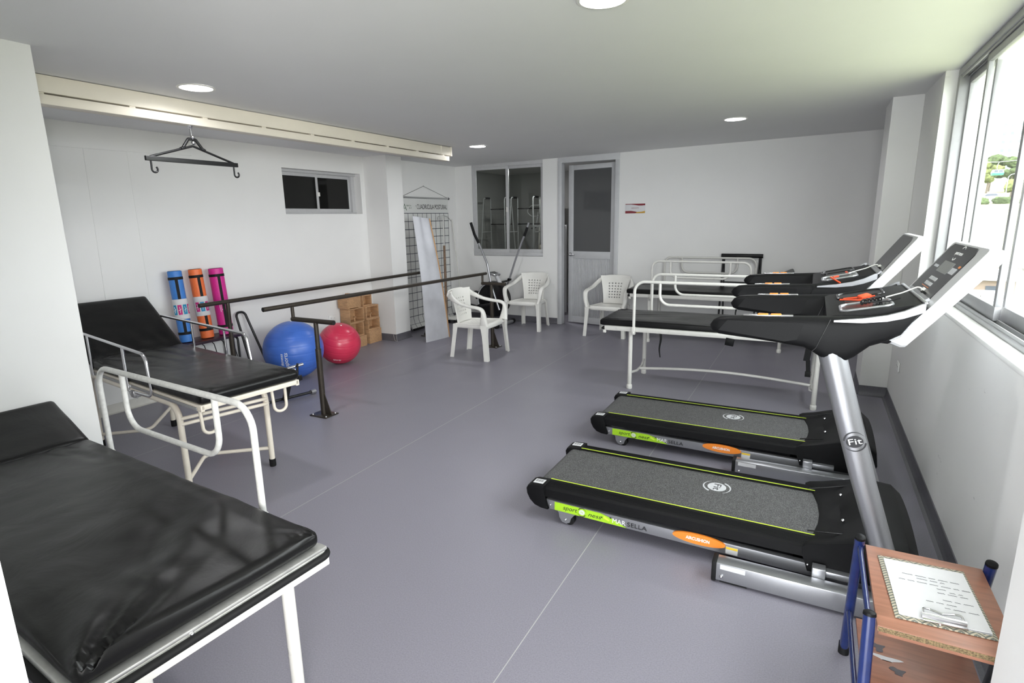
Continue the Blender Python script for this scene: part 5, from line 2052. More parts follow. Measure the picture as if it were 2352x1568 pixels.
# ================================================================== elliptical trainer by the storeroom window
t = thing('elliptical_trainer', 'black and grey elliptical trainer with two long moving handles', 'elliptical trainer', (-4.40, 7.80, 0))
bs = MB()
bs.tube([(0.09, -0.20, 0.035), (0.09, 0.33, 0.035)], 0.030, n=16)
b_ = obj('front_stabilizer', bs, 'silver', t)
for y in (-0.21, 0.34):
    fc = MB()
    fc.cyl((0.09, y - 0.025, 0.038), (0.09, y + 0.025, 0.038), 0.038, n=18)
    obj('end_cap', fc, 'black_rubber', b_)
bs = MB()
bs.tube([(-0.72, -0.16, 0.035), (-0.72, 0.26, 0.035)], 0.028, n=14)
obj('rear_stabilizer', bs, 'black_metal', t)
bs = MB()
bs.box((-0.32, 0.05, 0.075), (0.84, 0.05, 0.05), bevel=0.006)
obj('base_beam', bs, 'black_metal', t)
sd = MB()
sd.lathe([(0.0, -0.065), (0.235, -0.065), (0.285, -0.045), (0.295, 0.0), (0.285, 0.045), (0.235, 0.065), (0.0, 0.065)], 40,
         Matrix.Translation((-0.10, 0.06, 0.43)) @ Matrix.Rotation(R(90), 4, 'X'))
sh_ = obj('flywheel_shroud', sd, 'black_gloss', t)
for sy in (-0.068, 0.068):
    hb = MB()
    hb.lathe([(0.0, -0.006), (0.07, -0.006), (0.075, 0.0), (0.07, 0.006), (0.0, 0.006)], 28, Matrix.Translation((-0.10, 0.06 + sy, 0.43)) @ Matrix.Rotation(R(90), 4, 'X'))
    obj('hub', hb, 'black_plastic', sh_)
wr = MB()
wr.tube(arc_pts((-0.10, -0.01, 0.43), (1, 0, 0), (0, 0, 1), 0.262, R(70), R(200), 24), 0.009, n=8)
obj('silver_arc', wr, 'silver_light', sh_)
ms = MB()
ms.tube(fillet([(0.085, 0.06, 0.05), (0.13, 0.06, 0.28), (0.07, 0.06, 0.60), (-0.05, 0.06, 0.80)], 0.35, seg=10), 0.032, n=16)
obj('front_mast', ms, 'silver_light', t, sharp=60)
pv = MB()
pv.tube([(-0.01, -0.22, 0.695), (-0.01, 0.34, 0.695)], 0.017, n=12)
obj('pivot_axle', pv, 'black_metal', t)
cn = MB()
cn.box((-0.085, 0.06, 0.835), (0.13, 0.20, 0.035), (0, R(20), 0), bevel=0.012)
c_ = obj('console', cn, 'silver', t)
obj('console_screen', MB().box((-0.082, 0.06, 0.855), (0.07, 0.12, 0.003), (0, R(20), 0)), 'black_gloss', c_)
for y, pts, g0, g1 in ((-0.20, [(0.14, 0.30), (0.06, 0.52), (0.0, 0.70), (-0.06, 1.02), (-0.20, 1.33), (-0.285, 1.48), (-0.335, 1.645)], 1.33, 1.645),
                       (0.34, [(-0.20, 0.30), (-0.06, 0.52), (0.03, 0.70), (0.14, 1.00), (0.27, 1.32), (0.34, 1.46), (0.40, 1.625)], 1.42, 1.56)):
    ar = MB()
    P = [(x, y, z) for x, z in pts]
    ar.tube(fillet(P, 0.25, seg=6), 0.0155, n=12)
    a_ = obj('handle_arm', ar, 'silver', t, sharp=60)
    gp = MB()
    def on(z):
        for (xa, zaa), (xb, zbb) in zip(pts, pts[1:]):
            if zaa <= z <= zbb:
                return (xa + (xb - xa) * (z - zaa) / (zbb - zaa), y, z)
    zz = [g0, (g0 + g1) / 2, g1 - 0.001]
    gp.tube(fillet([on(z) for z in [g0, g0 + 0.08, g0 + 0.13, g1 - 0.001]], 0.2), 0.021, n=12)
    obj('foam_grip', gp, 'black_rubber', a_)
    kn = MB()
    kn.cyl((on(0.72)[0], y - 0.03, 0.72), (on(0.72)[0], y + 0.03, 0.72), 0.024, n=14)
    obj('pivot_knob', kn, 'black_plastic', a_)
for y, z0, x1, z1 in ((-0.16, 0.38, -0.56, 0.27), (0.26, 0.42, -0.56, 0.40)):
    pa = MB()
    pa.tube([(-0.02, y, z0), (x1, y, z1)], 0.022, n=12)
    p_ = obj('pedal_arm', pa, 'black_metal', t)
    pd = MB()
    pd.box((x1 + 0.14, y, z1 + 0.060), (0.38, 0.13, 0.05), (0, R(10), 0), bevel=0.01)
    pd.box((x1 + 0.31, y, z1 + 0.065), (0.02, 0.12, 0.06), (0, R(10), 0), bevel=0.006)
    obj('pedal', pd, 'black_plastic', p_)

# ================================================================== small side table and clipboard in the right corner
t = thing('side_table', 'worn wood side table with navy blue tube legs in the right foreground', 'side table', (0.416, 1.937, 0))
x0, x1, y0, y1 = -0.163, 0.163, -0.228, 0.228
tp = obj('top_board', MB().box((0, 0, 0.5415), (0.326, 0.456, 0.016), bevel=0.0012), 'laminate', t)
ce = obj('chipboard_edge', MB().box((0, y0 - 0.0006, 0.541), (0.322, 0.0015, 0.0145)), 'chip', tp)
ap = obj('apron', MB().box((0.0, -0.16, 0.505), (0.30, 0.016, 0.045)), 'laminate', t)
sh = obj('lower_shelf', MB().box((0.0, 0.0, 0.245), (0.326, 0.45, 0.016), bevel=0.0012), 'laminate', t)
for k, (px, py) in enumerate(((-0.026, 0.013), (0.0, -0.035), (-0.045, 0.06))):
    wn = MB()
    f_ = frame((px - 0.06, py + 0.03, 0.2535), (1, 0.4 * k, 0), (-0.4 * k, 1, 0))
    n = 18
    plate(wn, f_, [((0.022 + 0.012 * math.sin(a * 3 + k)) * math.cos(a) * (1.6 if k == 0 else 0.8), (0.016 + 0.007 * math.cos(a * 2 + 2 * k)) * math.sin(a)) for a in [2 * PI * i / n for i in range(n)]], 0.0006)
    obj('worn_patch', wn, 'paper' if k == 0 else 'dark_wood', sh)
rnd = random.Random(3)
for k in range(9):
    wn = MB()
    cx, cy = -0.118 + 0.03 * rnd.random(), 0.17 - 0.032 * k
    f_ = frame((cx, cy, 0.5496), (1, rnd.uniform(-0.5, 0.5), 0), (0, 1, 0))
    s = rnd.uniform(0.6, 1.3)
    plate(wn, f_, [(0.007 * s * math.cos(a) * (1 + 0.4 * math.sin(3 * a)), 0.0035 * s * math.sin(a) * (1 + 0.3 * math.cos(2 * a))) for a in [2 * PI * i / 10 for i in range(10)]], 0.0003)
    obj('scuff_mark', wn, 'dark_wood', tp)
for px, py, fx, fy in ((x0 - 0.020, y1 - 0.020, x0 - 0.012, y1 + 0.125), (x0 - 0.022, y0 - 0.002, x0 - 0.018, y0 - 0.12), (x1 + 0.018, y1 - 0.015, x1 + 0.010, y1 + 0.125), (x1 + 0.018, y0 + 0.03, x1 + 0.012, y0 - 0.05)):
    if px > 0 and py < 0:
        px, fx, py, fy = x1 + 0.019, x1 + 0.016, y0 + 0.03, y0 - 0.02
    lg = MB()
    lg.tube([(fx, fy, 0.02), (px, py, 0.580)], 0.0165, n=18)
    l_ = obj('leg', lg, 'blue_tube', t)
    pc = MB()
    d = (Vector((px, py, 0.58)) - Vector((fx, fy, 0.02))).normalized()
    pc.tube([Vector((px, py, 0.578)), Vector((px, py, 0.578)) + d * 0.008, Vector((px, py, 0.578)) + d * 0.012], [0.0175, 0.0165, 0.010], n=18)
    obj('end_plug', pc, 'black_plastic', l_)
    fc = MB()
    fc.tube([Vector((fx, fy, 0.0)), Vector((fx, fy, 0.045))], 0.0195, n=18)
    obj('foot_cap', fc, 'black_rubber', l_)
for z, dy in ((0.548, 0.0), (0.235, 0.055)):
    ct = MB()
    ct.tube([(x0 - 0.020, y0 - dy, z), (x0 - 0.018, y1 - 0.01 + dy, z)], 0.0085, n=12)
    obj('side_tube', ct, 'blue_tube', t)
ct = MB()
ct.tube([(x1 - 0.05, y0 - 0.01, 0.5), (x1 + 0.015, y1 - 0.02, 0.5)], 0.008, n=10)
obj('side_tube', ct, 'blue_tube', t)

M['chevron'] = principled('chevron_board', (0.42, 0.38, 0.30), 0.5)
nt = M['chevron'].node_tree
_tc = nt.nodes.new('ShaderNodeTexCoord')
_sp = nt.nodes.new('ShaderNodeSeparateXYZ')
nt.links.new(_tc.outputs['Object'], _sp.inputs[0])
def mnode(op, a, b=None):
    n = nt.nodes.new('ShaderNodeMath')
    n.operation = op
    for i, v in enumerate((a, b)):
        if v is None:
            continue
        if isinstance(v, (int, float)):
            n.inputs[i].default_value = v
        else:
            nt.links.new(v, n.inputs[i])
    return n.outputs[0]
_zig = mnode('PINGPONG', _sp.outputs['X'], 0.018)
_st = mnode('FRACT', mnode('MULTIPLY', mnode('ADD', mnode('ADD', _sp.outputs['Y'], 1.0), mnode('MULTIPLY', _zig, 0.9)), 75.0))
_rp = nt.nodes.new('ShaderNodeValToRGB')
_rp.color_ramp.interpolation = 'CONSTANT'
_rp.color_ramp.elements[0].color = (0.46, 0.41, 0.31, 1)
_rp.color_ramp.elements[1].position = 0.5
_rp.color_ramp.elements[1].color = (0.13, 0.14, 0.12, 1)
nt.links.new(_st, _rp.inputs['Fac'])
nt.links.new(_rp.outputs['Color'], nt.nodes['Principled BSDF'].inputs['Base Color'])

t = thing('clipboard', 'clipboard with chevron pattern board lying on the worn side table', 'clipboard', (0.411, 1.940, 0.5505), R(3))
obj('board', MB().box((0, 0, 0.002), (0.238, 0.335, 0.004), bevel=0.0015), 'chevron', t)
cp = MB()
cp.tube([(-0.052, -0.142, 0.0145), (0.052, -0.142, 0.0145)], 0.0075, n=14)
cp.box((0, -0.148, 0.0100), (0.104, 0.026, 0.005), bevel=0.0015)
cl_ = obj('clip', cp, 'chrome', t)
lv = MB()
lv.tube(fillet([(-0.048, -0.138, 0.014), (-0.046, -0.118, 0.021), (-0.030, -0.115, 0.019), (0.0, -0.122, 0.016), (0.030, -0.115, 0.019), (0.046, -0.118, 0.021), (0.048, -0.138, 0.014)], 0.008), 0.0032, n=8)
obj('clip_lever', lv, 'chrome', cl_)
rv = MB()
rv.lathe([(0.0, 0.006), (0.006, 0.005), (0.007, 0.0), (0.0, 0.0)], 14, Matrix.Translation((-0.01, -0.155, 0.004)))
obj('rivet', rv, 'chrome', cl_)
t = thing('paper_sheets', 'white sheets with handwritten notes held in the clipboard', 'paper', (0.411, 1.940, 0.5546), R(3))
def psheet(u, v):
    return (-0.106 + 0.216 * u + 0.004 * (v - 0.5), -0.152 + 0.300 * v, 0.0015 + 0.004 * u * u * (1 - v))
pp = obj('top_sheet', MB().sheet(psheet, 12, 16, 0.0015), 'paper', t)
obj('under_sheets', MB().box((0.002, -0.002, 0.0007), (0.214, 0.300, 0.0008)), 'paper', t)
# handwriting upside-down to the viewer: lines run along the sheet, tops towards the clip
rnd = random.Random(5)
rows = [(0.075, -0.045, 0.085), (0.060, -0.01, 0.045), (0.040, -0.075, 0.105), (0.022, 0.02, 0.04), (0.012, 0.045, 0.08), (0.0, 0.03, 0.09), (-0.035, 0.02, 0.095), (-0.055, -0.01, 0.05), (-0.075, 0.025, 0.098)]
for (yy, xa, xb) in rows:
    hw = MB()
    x = xb
    while x > xa:
        L_ = rnd.uniform(0.012, 0.03)
        pts = []
        n = int(L_ / 0.0012)
        for i in range(n):
            px = x - L_ * i / n
            u, v = (px + 0.106) / 0.216, (yy + 0.152) / 0.300
            base = psheet(max(0, min(1, u)), max(0, min(1, v)))
            pts.append((px, yy - 0.0022 * math.sin(i * 1.7) * rnd.uniform(0.4, 1.2) - 0.02 * (px - xa) * 0.2, base[2] + 0.0024))
        if len(pts) > 2:
            hw.tube(pts, 0.00055, n=4)
        x -= L_ + 0.006
    obj('handwriting', hw, 'pen_ink', pp)
o = MB()
o.tube([(0.690, 2.33, 0.012), (0.615, 2.04, 0.30), (0.60, 1.98, 0.36)], 0.009, n=12)
tag(obj('metal_rod', o, 'black_metal'), 'thin dark metal rod leaning under the side table by the wall', 'rod')

# ================================================================== storeroom contents seen through the window
t = thing('store_cabinet', 'long dark cabinet in the storeroom carrying the walking frames', 'cabinet', (-5.02, 9.45, 0))
obj('carcass', MB().box((0, 0, 0.52), (1.15, 0.62, 1.04), bevel=0.005), 'cardboard', t)
obj('top', MB().box((0, 0, 1.055), (1.20, 0.66, 0.03), bevel=0.004), 'cardboard', t)
for sx in (-0.285, 0.285):
    d_ = obj('door', MB().box((sx, -0.315, 0.52), (0.54, 0.018, 0.96), bevel=0.003), 'cardboard', t)
    obj('handle', MB().box((sx * 0.2, -0.33, 0.55), (0.014, 0.014, 0.12), bevel=0.003), 'steel', d_)


def walking_frame(label, loc, rz):
    t = thing('walking_frame', label, 'walking frame', loc, rz, 'aluminium walking frames')
    for sy in (-1, 1):
        f_ = MB()
        f_.tube(fillet([(-0.20, sy * 0.26, 0.01), (-0.13, sy * 0.22, 1.0), (0.13, sy * 0.22, 1.0), (0.20, sy * 0.26, 0.01)], 0.05), 0.0115, n=10)
        s = obj('side_frame', f_, 'silver_light', t)
        g_ = MB()
        g_.tube([(-0.07, sy * 0.22, 1.0), (0.09, sy * 0.22, 1.0)], 0.018, n=10)
        obj('hand_grip', g_, 'black_rubber', s)
        b_ = MB()
        b_.tube([(-0.165, sy * 0.243, 0.38), (0.165, sy * 0.243, 0.38)], 0.009, n=8)
        obj('side_brace', b_, 'silver_light', t)
        for sx in (-1, 1):
            tp_ = MB()
            tp_.cyl((sx * 0.201, sy * 0.261, 0.0), (sx * 0.198, sy * 0.259, 0.045), 0.018, n=12)
            obj('rubber_tip', tp_, 'black_rubber', s)
    for z in (0.80, 0.52):
        c_ = MB()
        c_.tube([(0.14, -0.225, z), (0.14, 0.225, z)], 0.010, n=8)
        obj('cross_brace', c_, 'black_metal', t)
    return t


walking_frame('aluminium walking frame on the left of the storeroom cabinet', (-5.285, 9.44, 1.0715), R(90))
walking_frame('aluminium walking frame in the middle of the storeroom cabinet', (-4.715, 9.46, 1.0715), R(90))
t = thing('crutch', 'pale crutch with curved arm cuff leaning inside the storeroom', 'crutch', (-4.70, 9.86, 0))
s = MB()
s.tube([(0.02, 0, 0.012), (0.10, 0.02, 2.08)], 0.016, n=10)
obj('shaft', s, 'white_enamel', t)
s = MB()
s.tube(fillet([(0.09, 0.02, 1.93), (-0.10, 0.02, 1.93), (-0.20, 0.02, 1.82), (-0.10, 0.02, 1.73), (0.085, 0.02, 1.73)], 0.08), 0.010, n=8)
obj('arm_cuff', s, 'silver_light', t)
t = thing('crutch', 'dark crutch leaning diagonally beside the pale crutch in the storeroom', 'crutch', (-4.95, 9.98, 0))
s = MB()
s.tube([(-0.10, -0.02, 0.012), (0.24, 0.05, 1.85)], 0.012, n=8)
obj('shaft', s, 'silver_light', t)
s = MB()
s.tube([(0.10, 0.02, 1.50), (0.20, 0.0, 1.53)], 0.016, n=8)
obj('hand_grip', s, 'black_rubber', t)
o = obj('cardboard_sheet', MB().box((-4.52, 10.25, 1.0), (0.40, 0.03, 1.98), (R(-4), 0, 0)), 'cardboard')
tag(o, 'tall brown cardboard sheet leaning in the storeroom behind the crutches', 'cardboard')
t = thing('store_shelf', 'grey metal shelf unit at the right of the storeroom window', 'shelf', (-4.22, 9.32, 0))
for sx in (-0.18, 0.30):
    for sy in (-0.16, 0.16):
        obj('post', MB().box((sx, sy, 0.785), (0.03, 0.03, 1.57)), 'silver_light', t)
for z in (0.62, 1.05, 1.555):
    obj('shelf_board', MB().box((0.06, 0, z), (0.45, 0.29, 0.025)), 'silver_light', t)
b = MB()
b.sphere((-4.18, 9.30, 1.165), 0.16, 28, 16, (1.15, 0.85, 0.66))
for v in b.bm.verts:
    n_ = noise.noise(v.co * 6)
    v.co += (v.co - Vector((-4.18, 9.30, 1.16))) * 0.12 * n_
    v.co.z = max(v.co.z, 1.0635)
tag(obj('cloth_bundle', b, 'canvas'), 'pale cloth bundle on the storeroom shelf behind the window', 'cloth')
for k in range(5):
    b = MB()
    w_ = 0.50 - 0.03 * (k % 2)
    b.box((-3.30, 9.20, 0.115 + 0.212 * k), (w_, 0.40, 0.20), (0, 0, R(3 * (-1) ** k)), bevel=0.05, seg=3)
    labs = ['lowest folded cushion in the storeroom stack behind the ajar door', 'second folded cushion up in the stack behind the ajar door', 'third folded cushion up in the stack behind the ajar door',
            'fourth folded cushion up in the stack behind the ajar door', 'topmost folded cushion in the stack behind the ajar door']
    tag(obj('cushion', b, 'blue_cloth' if k in (0, 3) else 'canvas'), labs[k], 'cushion', 'cushions stacked in the storeroom')
LS = (-4.3, 9.0)  # downlight and lamp added out of view to brighten the storeroom
dl = dup(proto, (LS[0], LS[1], ceil_z(*LS)), 0, 'added round downlight, unseen inside the storeroom', None)
if 'group' in dl:
    del dl['group']
_l = bpy.data.lights.new('storeroom_fill_lamp', 'AREA')
_l.shape = 'DISK'
_l.size = 0.17
_l.energy = 4.5
_o = bpy.data.objects.new('storeroom_fill_lamp', _l)
_o.location = (LS[0], LS[1], ceil_z(*LS) - 0.02)
col.objects.link(_o)

# ================================================================== the hillside town outside
M['grass'] = add_noise(principled('dry_hill_grass', (0.21, 0.222, 0.13), 0.95, spec=0.1), 0.16, 0.5, detail=8)
M['leaf_a'] = add_noise(principled('tree_leaves_dark', (0.062, 0.083, 0.036), 0.9, spec=0.1), 1.1, 0.6)
M['leaf_b'] = add_noise(principled('tree_leaves_light', (0.114, 0.130, 0.047), 0.9, spec=0.1), 1.1, 0.6)
M['bark'] = add_noise(principled('tree_bark', (0.104, 0.083, 0.062), 0.9), 3, 0.3)
M['tower_wall'] = add_noise(principled('tower_render', (0.416, 0.416, 0.426), 0.8), 0.3, 0.05)
M['tower_glass'] = add_noise(principled('tower_windows', (0.104, 0.125, 0.146), 0.3), 0.3, 0.2)
M['house_wall'] = add_noise(principled('house_render', (0.322, 0.317, 0.302), 0.85), 0.6, 0.10)
M['house_wall_b'] = add_noise(principled('house_tinted_render', (0.218, 0.166, 0.130), 0.85), 0.6, 0.15)
M['roof'] = add_noise(principled('zinc_roof', (0.250, 0.250, 0.250), 0.6), 0.8, 0.2)
M['roof_b'] = add_noise(principled('fibre_roof', (0.140, 0.125, 0.114), 0.8), 0.8, 0.25)
M['house_window'] = add_noise(principled('house_windows', (0.052, 0.062, 0.078), 0.3), 0.8, 0.2)
M['house_door'] = add_noise(principled('blue_house_door', (0.042, 0.068, 0.130), 0.5), 0.8, 0.2)
M['road'] = add_noise(principled('pale_road', (0.260, 0.255, 0.239), 0.9), 0.4, 0.1)
M['gondola_green'] = add_noise(principled('gondola_green', (0.021, 0.156, 0.099), 0.4), 0.8, 0.1)
M['car_white'] = add_noise(principled('white_car_paint', (0.364, 0.364, 0.374), 0.3), 0.8, 0.03)
M['lamp_grey'] = add_noise(principled('street_lamp_grey', (0.198, 0.203, 0.208), 0.5), 0.8, 0.05)

PROF = [(-80, -12.0), (12, -11.5), (40, -8.8), (56, -7.2), (70, -5.2), (80, -3.3), (95, -1.3), (112, 1.2), (118, 2.4), (124, 3.0), (142, 3.3), (150, 3.8), (165, 4.8), (200, 8.5), (260, 12.0), (420, 16.0)]


def gz(y):
    for (a, za_), (b, zb_) in zip(PROF, PROF[1:]):
        if a <= y <= b:
            return za_ + (zb_ - za_) * (y - a) / (b - a)
    return PROF[0][1] if y < PROF[0][0] else PROF[-1][1]


def ground_pt(x, y):
    return gz(y) + (0.5 * noise.noise(Vector((x * 0.08, y * 0.08, 0))) if 60 < y < 118 else 0.0)


g = MB()
NX, NY = 70, 150
def gfn(u, v):
    y = -70 + 490 * (v if v < 0.2 else 0.2 + 0.8 * ((v - 0.2) / 0.8) ** 1.15)
    x = -70 + 330 * u
    return (x, y, ground_pt(x, y))
g.sheet(gfn, NX, NY)
structure('hillside', g, 'grass')
structure('hill_road', MB().loft([[(5, 124, 3.06), (5, 143, 3.40), (5, 143, 2.0), (5, 124, 2.0)], [(95, 124, 3.06), (95, 143, 3.40), (95, 143, 2.0), (95, 124, 2.0)]]), 'road')

rt = random.Random(11)
def tree(label, x, y, h, w, leaf):
    z0 = gz(y)
    t = thing('tree', label, 'tree', (x, y, z0), 0, 'trees on the hill outside')
    tk = MB()
    tk.tube([(0, 0, -0.3), (0.1, 0, h * 0.3), (0.0, 0.1, h * 0.62)], [0.22, 0.17, 0.08], n=8)
    obj('trunk', tk, 'bark', t)
    cr = MB()
    for k in range(9):
        a = rt.uniform(0, 2 * PI)
        rr = rt.uniform(0.0, 0.62) * w
        cz = h * rt.uniform(0.42, 0.82)
        r = w * rt.uniform(0.38, 0.62)
        v0 = len(cr.bm.verts)
        ret = bmesh.ops.create_icosphere(cr.bm, subdivisions=4, radius=r, matrix=Matrix.Translation((rr * math.cos(a), rr * math.sin(a), cz)) @ Matrix.Diagonal((1, 1, 0.8, 1)))
        for v in ret['verts']:
            n_ = noise.noise(v.co * 1.5 + Vector((k, x, y))) + 0.7 * noise.noise(v.co * 4.2 + Vector((x, k, y)))
            c_ = Vector((rr * math.cos(a), rr * math.sin(a), cz))
            v.co += (v.co - c_) * 0.26 * n_
    obj('crown', cr, leaf, t, sharp=180)


for args in (('pale green tree at the left edge of the hilltop trees', 33.8, 168, 8.0, 2.3, 'leaf_b'), ('dark rounded tree behind the green cable car', 35.8, 176, 9.0, 2.6, 'leaf_a'),
             ('dark tree right of the cable car on the hilltop', 38.8, 172, 8.6, 2.6, 'leaf_a'), ('broad tree behind the street lamp', 43.8, 178, 9.0, 3.0, 'leaf_b'),
             ('tall dark tree further right on the hilltop', 50.5, 176, 9.6, 3.0, 'leaf_a'), ('pale tree at the far right of the hilltop', 58.5, 172, 8.0, 3.0, 'leaf_b'),
             ('low bushy tree below the hilltop trees beside the road', 34.6, 152, 4.0, 1.7, 'leaf_b'), ('low dark tree at the roadside behind the lamp', 38.6, 153, 4.2, 1.8, 'leaf_a')):
    tree(*args)
for k, (x, y, s, lab) in enumerate(((23.8, 120.5, 0.9, 'left dark shrub on the edge above the grass slope'), (26.6, 121, 1.0, 'middle shrub on the edge above the grass slope'), (29.6, 120.5, 0.9, 'right shrub on the edge above the grass slope'))):
    b = MB()
    ret = bmesh.ops.create_icosphere(b.bm, subdivisions=4, radius=s, matrix=Matrix.Translation((x, y, gz(y) + 0.35 * s)) @ Matrix.Diagonal((1.2, 1, 0.75, 1)))
    for v in b.bm.verts:
        c_ = Vector((x, y, gz(y)))
        v.co += (v.co - c_) * 0.3 * (noise.noise(v.co * 2.0) + 0.6 * noise.noise(v.co * 5))
    tag(obj('shrub', b, 'leaf_a', sharp=180), lab, 'shrub', 'shrubs above the grass slope')

def tower(label, x, y, w, d, h, fl, nwin):
    z0 = gz(y) - 1
    t = thing('tower_block', label, 'tower block', (x, y, z0), 0)
    obj('wall', MB().box((0, 0, h / 2), (w, d, h)), 'tower_wall', t)
    obj('roof_parapet', MB().box((0, 0, h + 0.4), (w + 0.6, d + 0.6, 0.8)), 'tower_wall', t)
    for f in range(fl):
        for k in range(nwin):
            xx = -w / 2 + w * (k + 0.5) / nwin
            zz = 2.2 + (h - 4) * f / (fl - 1)
            obj('window', MB().box((xx, -d / 2 - 0.02, zz), (0.9, 0.08, 1.0)), 'tower_glass', t)
tower('pale tower block beyond the trees with rows of dark windows', 57.6, 262, 8.4, 8, 20.5, 7, 4)
tower('second pale tower block further right behind the trees', 70.0, 268, 9.0, 8, 17.0, 6, 4)

t = thing('street_lamp', 'grey street lamp on the hilltop road', 'street lamp', (31.35, 141, 3.35))
p_ = MB()
p_.tube(fillet([(0, 0, -0.2), (0, 0, 4.3), (0.35, -0.1, 4.75), (1.25, -0.3, 4.95)], 0.3), 0.07, n=8)
obj('pole', p_, 'lamp_grey', t)
obj('lamp_head', MB().box((1.4, -0.33, 4.98), (0.5, 0.2, 0.12), bevel=0.04), 'lamp_grey', t)
p_ = MB()

def car(label, x, y):
    t = thing('car', label, 'car', (x, y, gz(y) + 0.05), 0, 'cars parked on the hill road')
    b = MB()
    b.prism([(-2.0, 0.28), (-2.05, 0.75), (-1.2, 0.88), (-0.7, 1.38), (0.8, 1.40), (1.4, 0.92), (2.0, 0.8), (2.05, 0.3)], -0.8, 0.8, 'y', bevel=0.08)
    obj('body', b, 'car_white', t)
    b = MB()
    b.prism([(-0.95, 0.92), (-0.62, 1.30), (0.72, 1.32), (1.15, 0.95)], -0.82, -0.795, 'y')
    obj('side_window', b, 'house_window', t)
    for sx in (-1.25, 1.25):
        for sy in (-0.72, 0.72):
            w = MB()
            w.cyl((sx, sy - 0.1, 0.30), (sx, sy + 0.1, 0.30), 0.31, n=18)
            obj('wheel', w, 'black_rubber', t)
car('white car left of the street lamp on the hill road', 27.6, 134)
car('white car parked right of the street lamp on the hill road', 33.8, 135)

t = thing('cable_car', 'green cable car cabin hanging before the hilltop trees', 'cable car', (18.9, 90, 5.75))
b = MB()
b.prism([(-0.50, 0.0), (0.50, 0.0), (0.56, 0.30), (0.44, 0.66), (-0.44, 0.66), (-0.56, 0.30)], -0.45, 0.45, 'y', bevel=0.04)
c_ = obj('cabin', b, 'car_white', t)
b = MB()
b.prism([(-0.51, -0.01), (0.51, -0.01), (0.57, 0.30), (-0.57, 0.30)], -0.46, 0.46, 'y', bevel=0.03)
obj('lower_shell', b, 'gondola_green', t)
for sx in (-0.22, 0.22):
    obj('window', MB().box((sx, -0.455, 0.46), (0.34, 0.02, 0.26)), 'house_window', c_)
b = MB()
b.tube(fillet([(0, 0, 0.64), (-0.12, 0, 0.85), (-0.08, 0, 1.25), (0.05, 0, 1.55)], 0.15), 0.035, n=8)
obj('hanger_arm', b, 'lamp_grey', t)
o = MB()
o.tube([(5, 60, 5.6), (18.95, 90, 7.30), (60, 178, 14.0)], 0.03, n=6)
tag(obj('haul_cable', o, 'lamp_grey'), 'long cable the green cable car hangs from', 'cable')

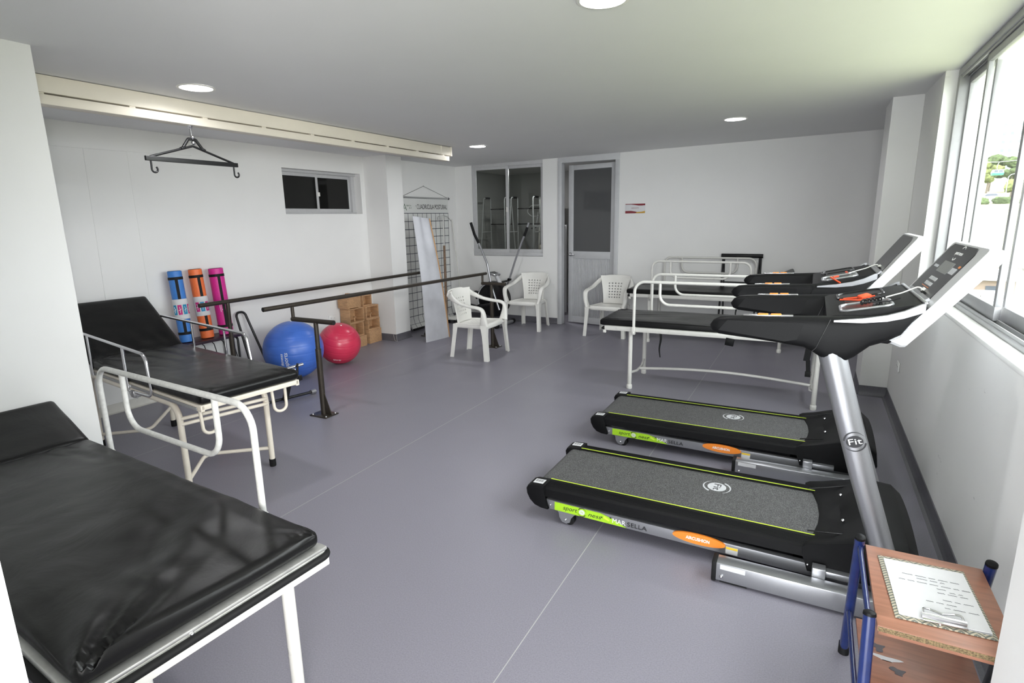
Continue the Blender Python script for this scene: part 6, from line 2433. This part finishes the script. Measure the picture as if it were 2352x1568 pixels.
def house(label, x, y, w, d, h, z0, wall, roof, pitch, wins, door=None):
    t = thing('house', label, 'house', (x, y, z0), R(-8), 'houses below the grass slope')
    obj('wall', MB().box((0, 0, h / 2 - 1.0), (w, d, h + 2)), wall, t)
    r_ = MB()
    r_.loft([[(-w / 2 - 0.4, -d / 2 - 0.5, h - 0.05), (-w / 2 - 0.4, 0, h + pitch), (-w / 2 - 0.4, d / 2 + 0.5, h - 0.05), (-w / 2 - 0.4, d / 2 + 0.5, h + 0.05), (-w / 2 - 0.4, 0, h + pitch + 0.12), (-w / 2 - 0.4, -d / 2 - 0.5, h + 0.05)],
             [(w / 2 + 0.4, -d / 2 - 0.5, h - 0.05), (w / 2 + 0.4, 0, h + pitch), (w / 2 + 0.4, d / 2 + 0.5, h - 0.05), (w / 2 + 0.4, d / 2 + 0.5, h + 0.05), (w / 2 + 0.4, 0, h + pitch + 0.12), (w / 2 + 0.4, -d / 2 - 0.5, h + 0.05)]])
    obj('roof', r_, roof, t)
    for (wx, wz, ww, wh) in wins:
        o_ = obj('window', MB().box((wx, -d / 2 - 0.02, wz), (ww, 0.08, wh)), 'house_window', t)
        obj('window_sill', MB().box((wx, -d / 2 - 0.06, wz - wh / 2 - 0.04), (ww + 0.15, 0.12, 0.06)), wall, o_)
    if door is not None:
        obj('door', MB().box((door, -d / 2 - 0.02, 0.95), (0.8, 0.08, 1.9)), 'house_door', t)


house('white house with zinc roof and blue door, nearest below the window', 10.9, 41, 3.4, 3.6, 2.3, -6.1, 'house_wall', 'roof', 0.7, [(-0.9, 1.5, 0.7, 0.7), (1.2, 1.5, 0.5, 0.7)], 0.25)
house('low white house with grey roof left of the blue door house', 8.9, 49, 4.6, 4.0, 1.8, -6.3, 'house_wall', 'roof', 0.75, [(-0.6, 1.15, 0.8, 0.6), (0.6, 1.15, 0.8, 0.6), (1.7, 1.15, 0.5, 0.6)])
house('tall white house stepping down beside the blue door house', 16.6, 43, 4.4, 4.0, 3.4, -6.4, 'house_wall', 'roof_b', 0.6, [(-1.2, 2.4, 0.8, 0.8), (0.6, 2.4, 0.8, 0.8), (-1.2, 0.9, 0.7, 0.8)], 1.4)
house('tan walled house with brown roof behind the white houses', 12.0, 58, 4.4, 3.6, 2.0, -5.6, 'house_wall_b', 'roof', 0.6, [(-1.0, 1.2, 0.7, 0.6), (0.8, 1.2, 0.7, 0.6)])
house('small house with brown roof at the foot of the slope', 15.4, 66, 4.6, 3.4, 1.7, -5.0, 'house_wall', 'roof_b', 0.5, [(-1.2, 1.1, 0.6, 0.5), (0.4, 1.1, 0.6, 0.5)])
house('tan house at the foot of the slope, further right', 22.3, 62, 4.8, 3.6, 2.2, -5.8, 'house_wall_b', 'roof', 0.6, [(-1.3, 1.3, 0.7, 0.6), (0.8, 1.3, 0.7, 0.6)])
house('white house far right below the window', 23.4, 47, 5.0, 4.0, 2.6, -6.8, 'house_wall', 'roof', 0.8, [(-1.3, 1.5, 0.8, 0.8), (0.8, 1.5, 0.8, 0.8)], 2.0)
t = thing('neighbouring_building', 'blank white side of the neighbouring building seen through left pane', 'building', (3.6, 33, -11))
obj('wall', MB().box((0, 0, 11), (3.7, 9, 22)), 'house_wall', t)
obj('coping', MB().box((0, 0, 22.1), (3.9, 9.2, 0.25)), 'roof', t)
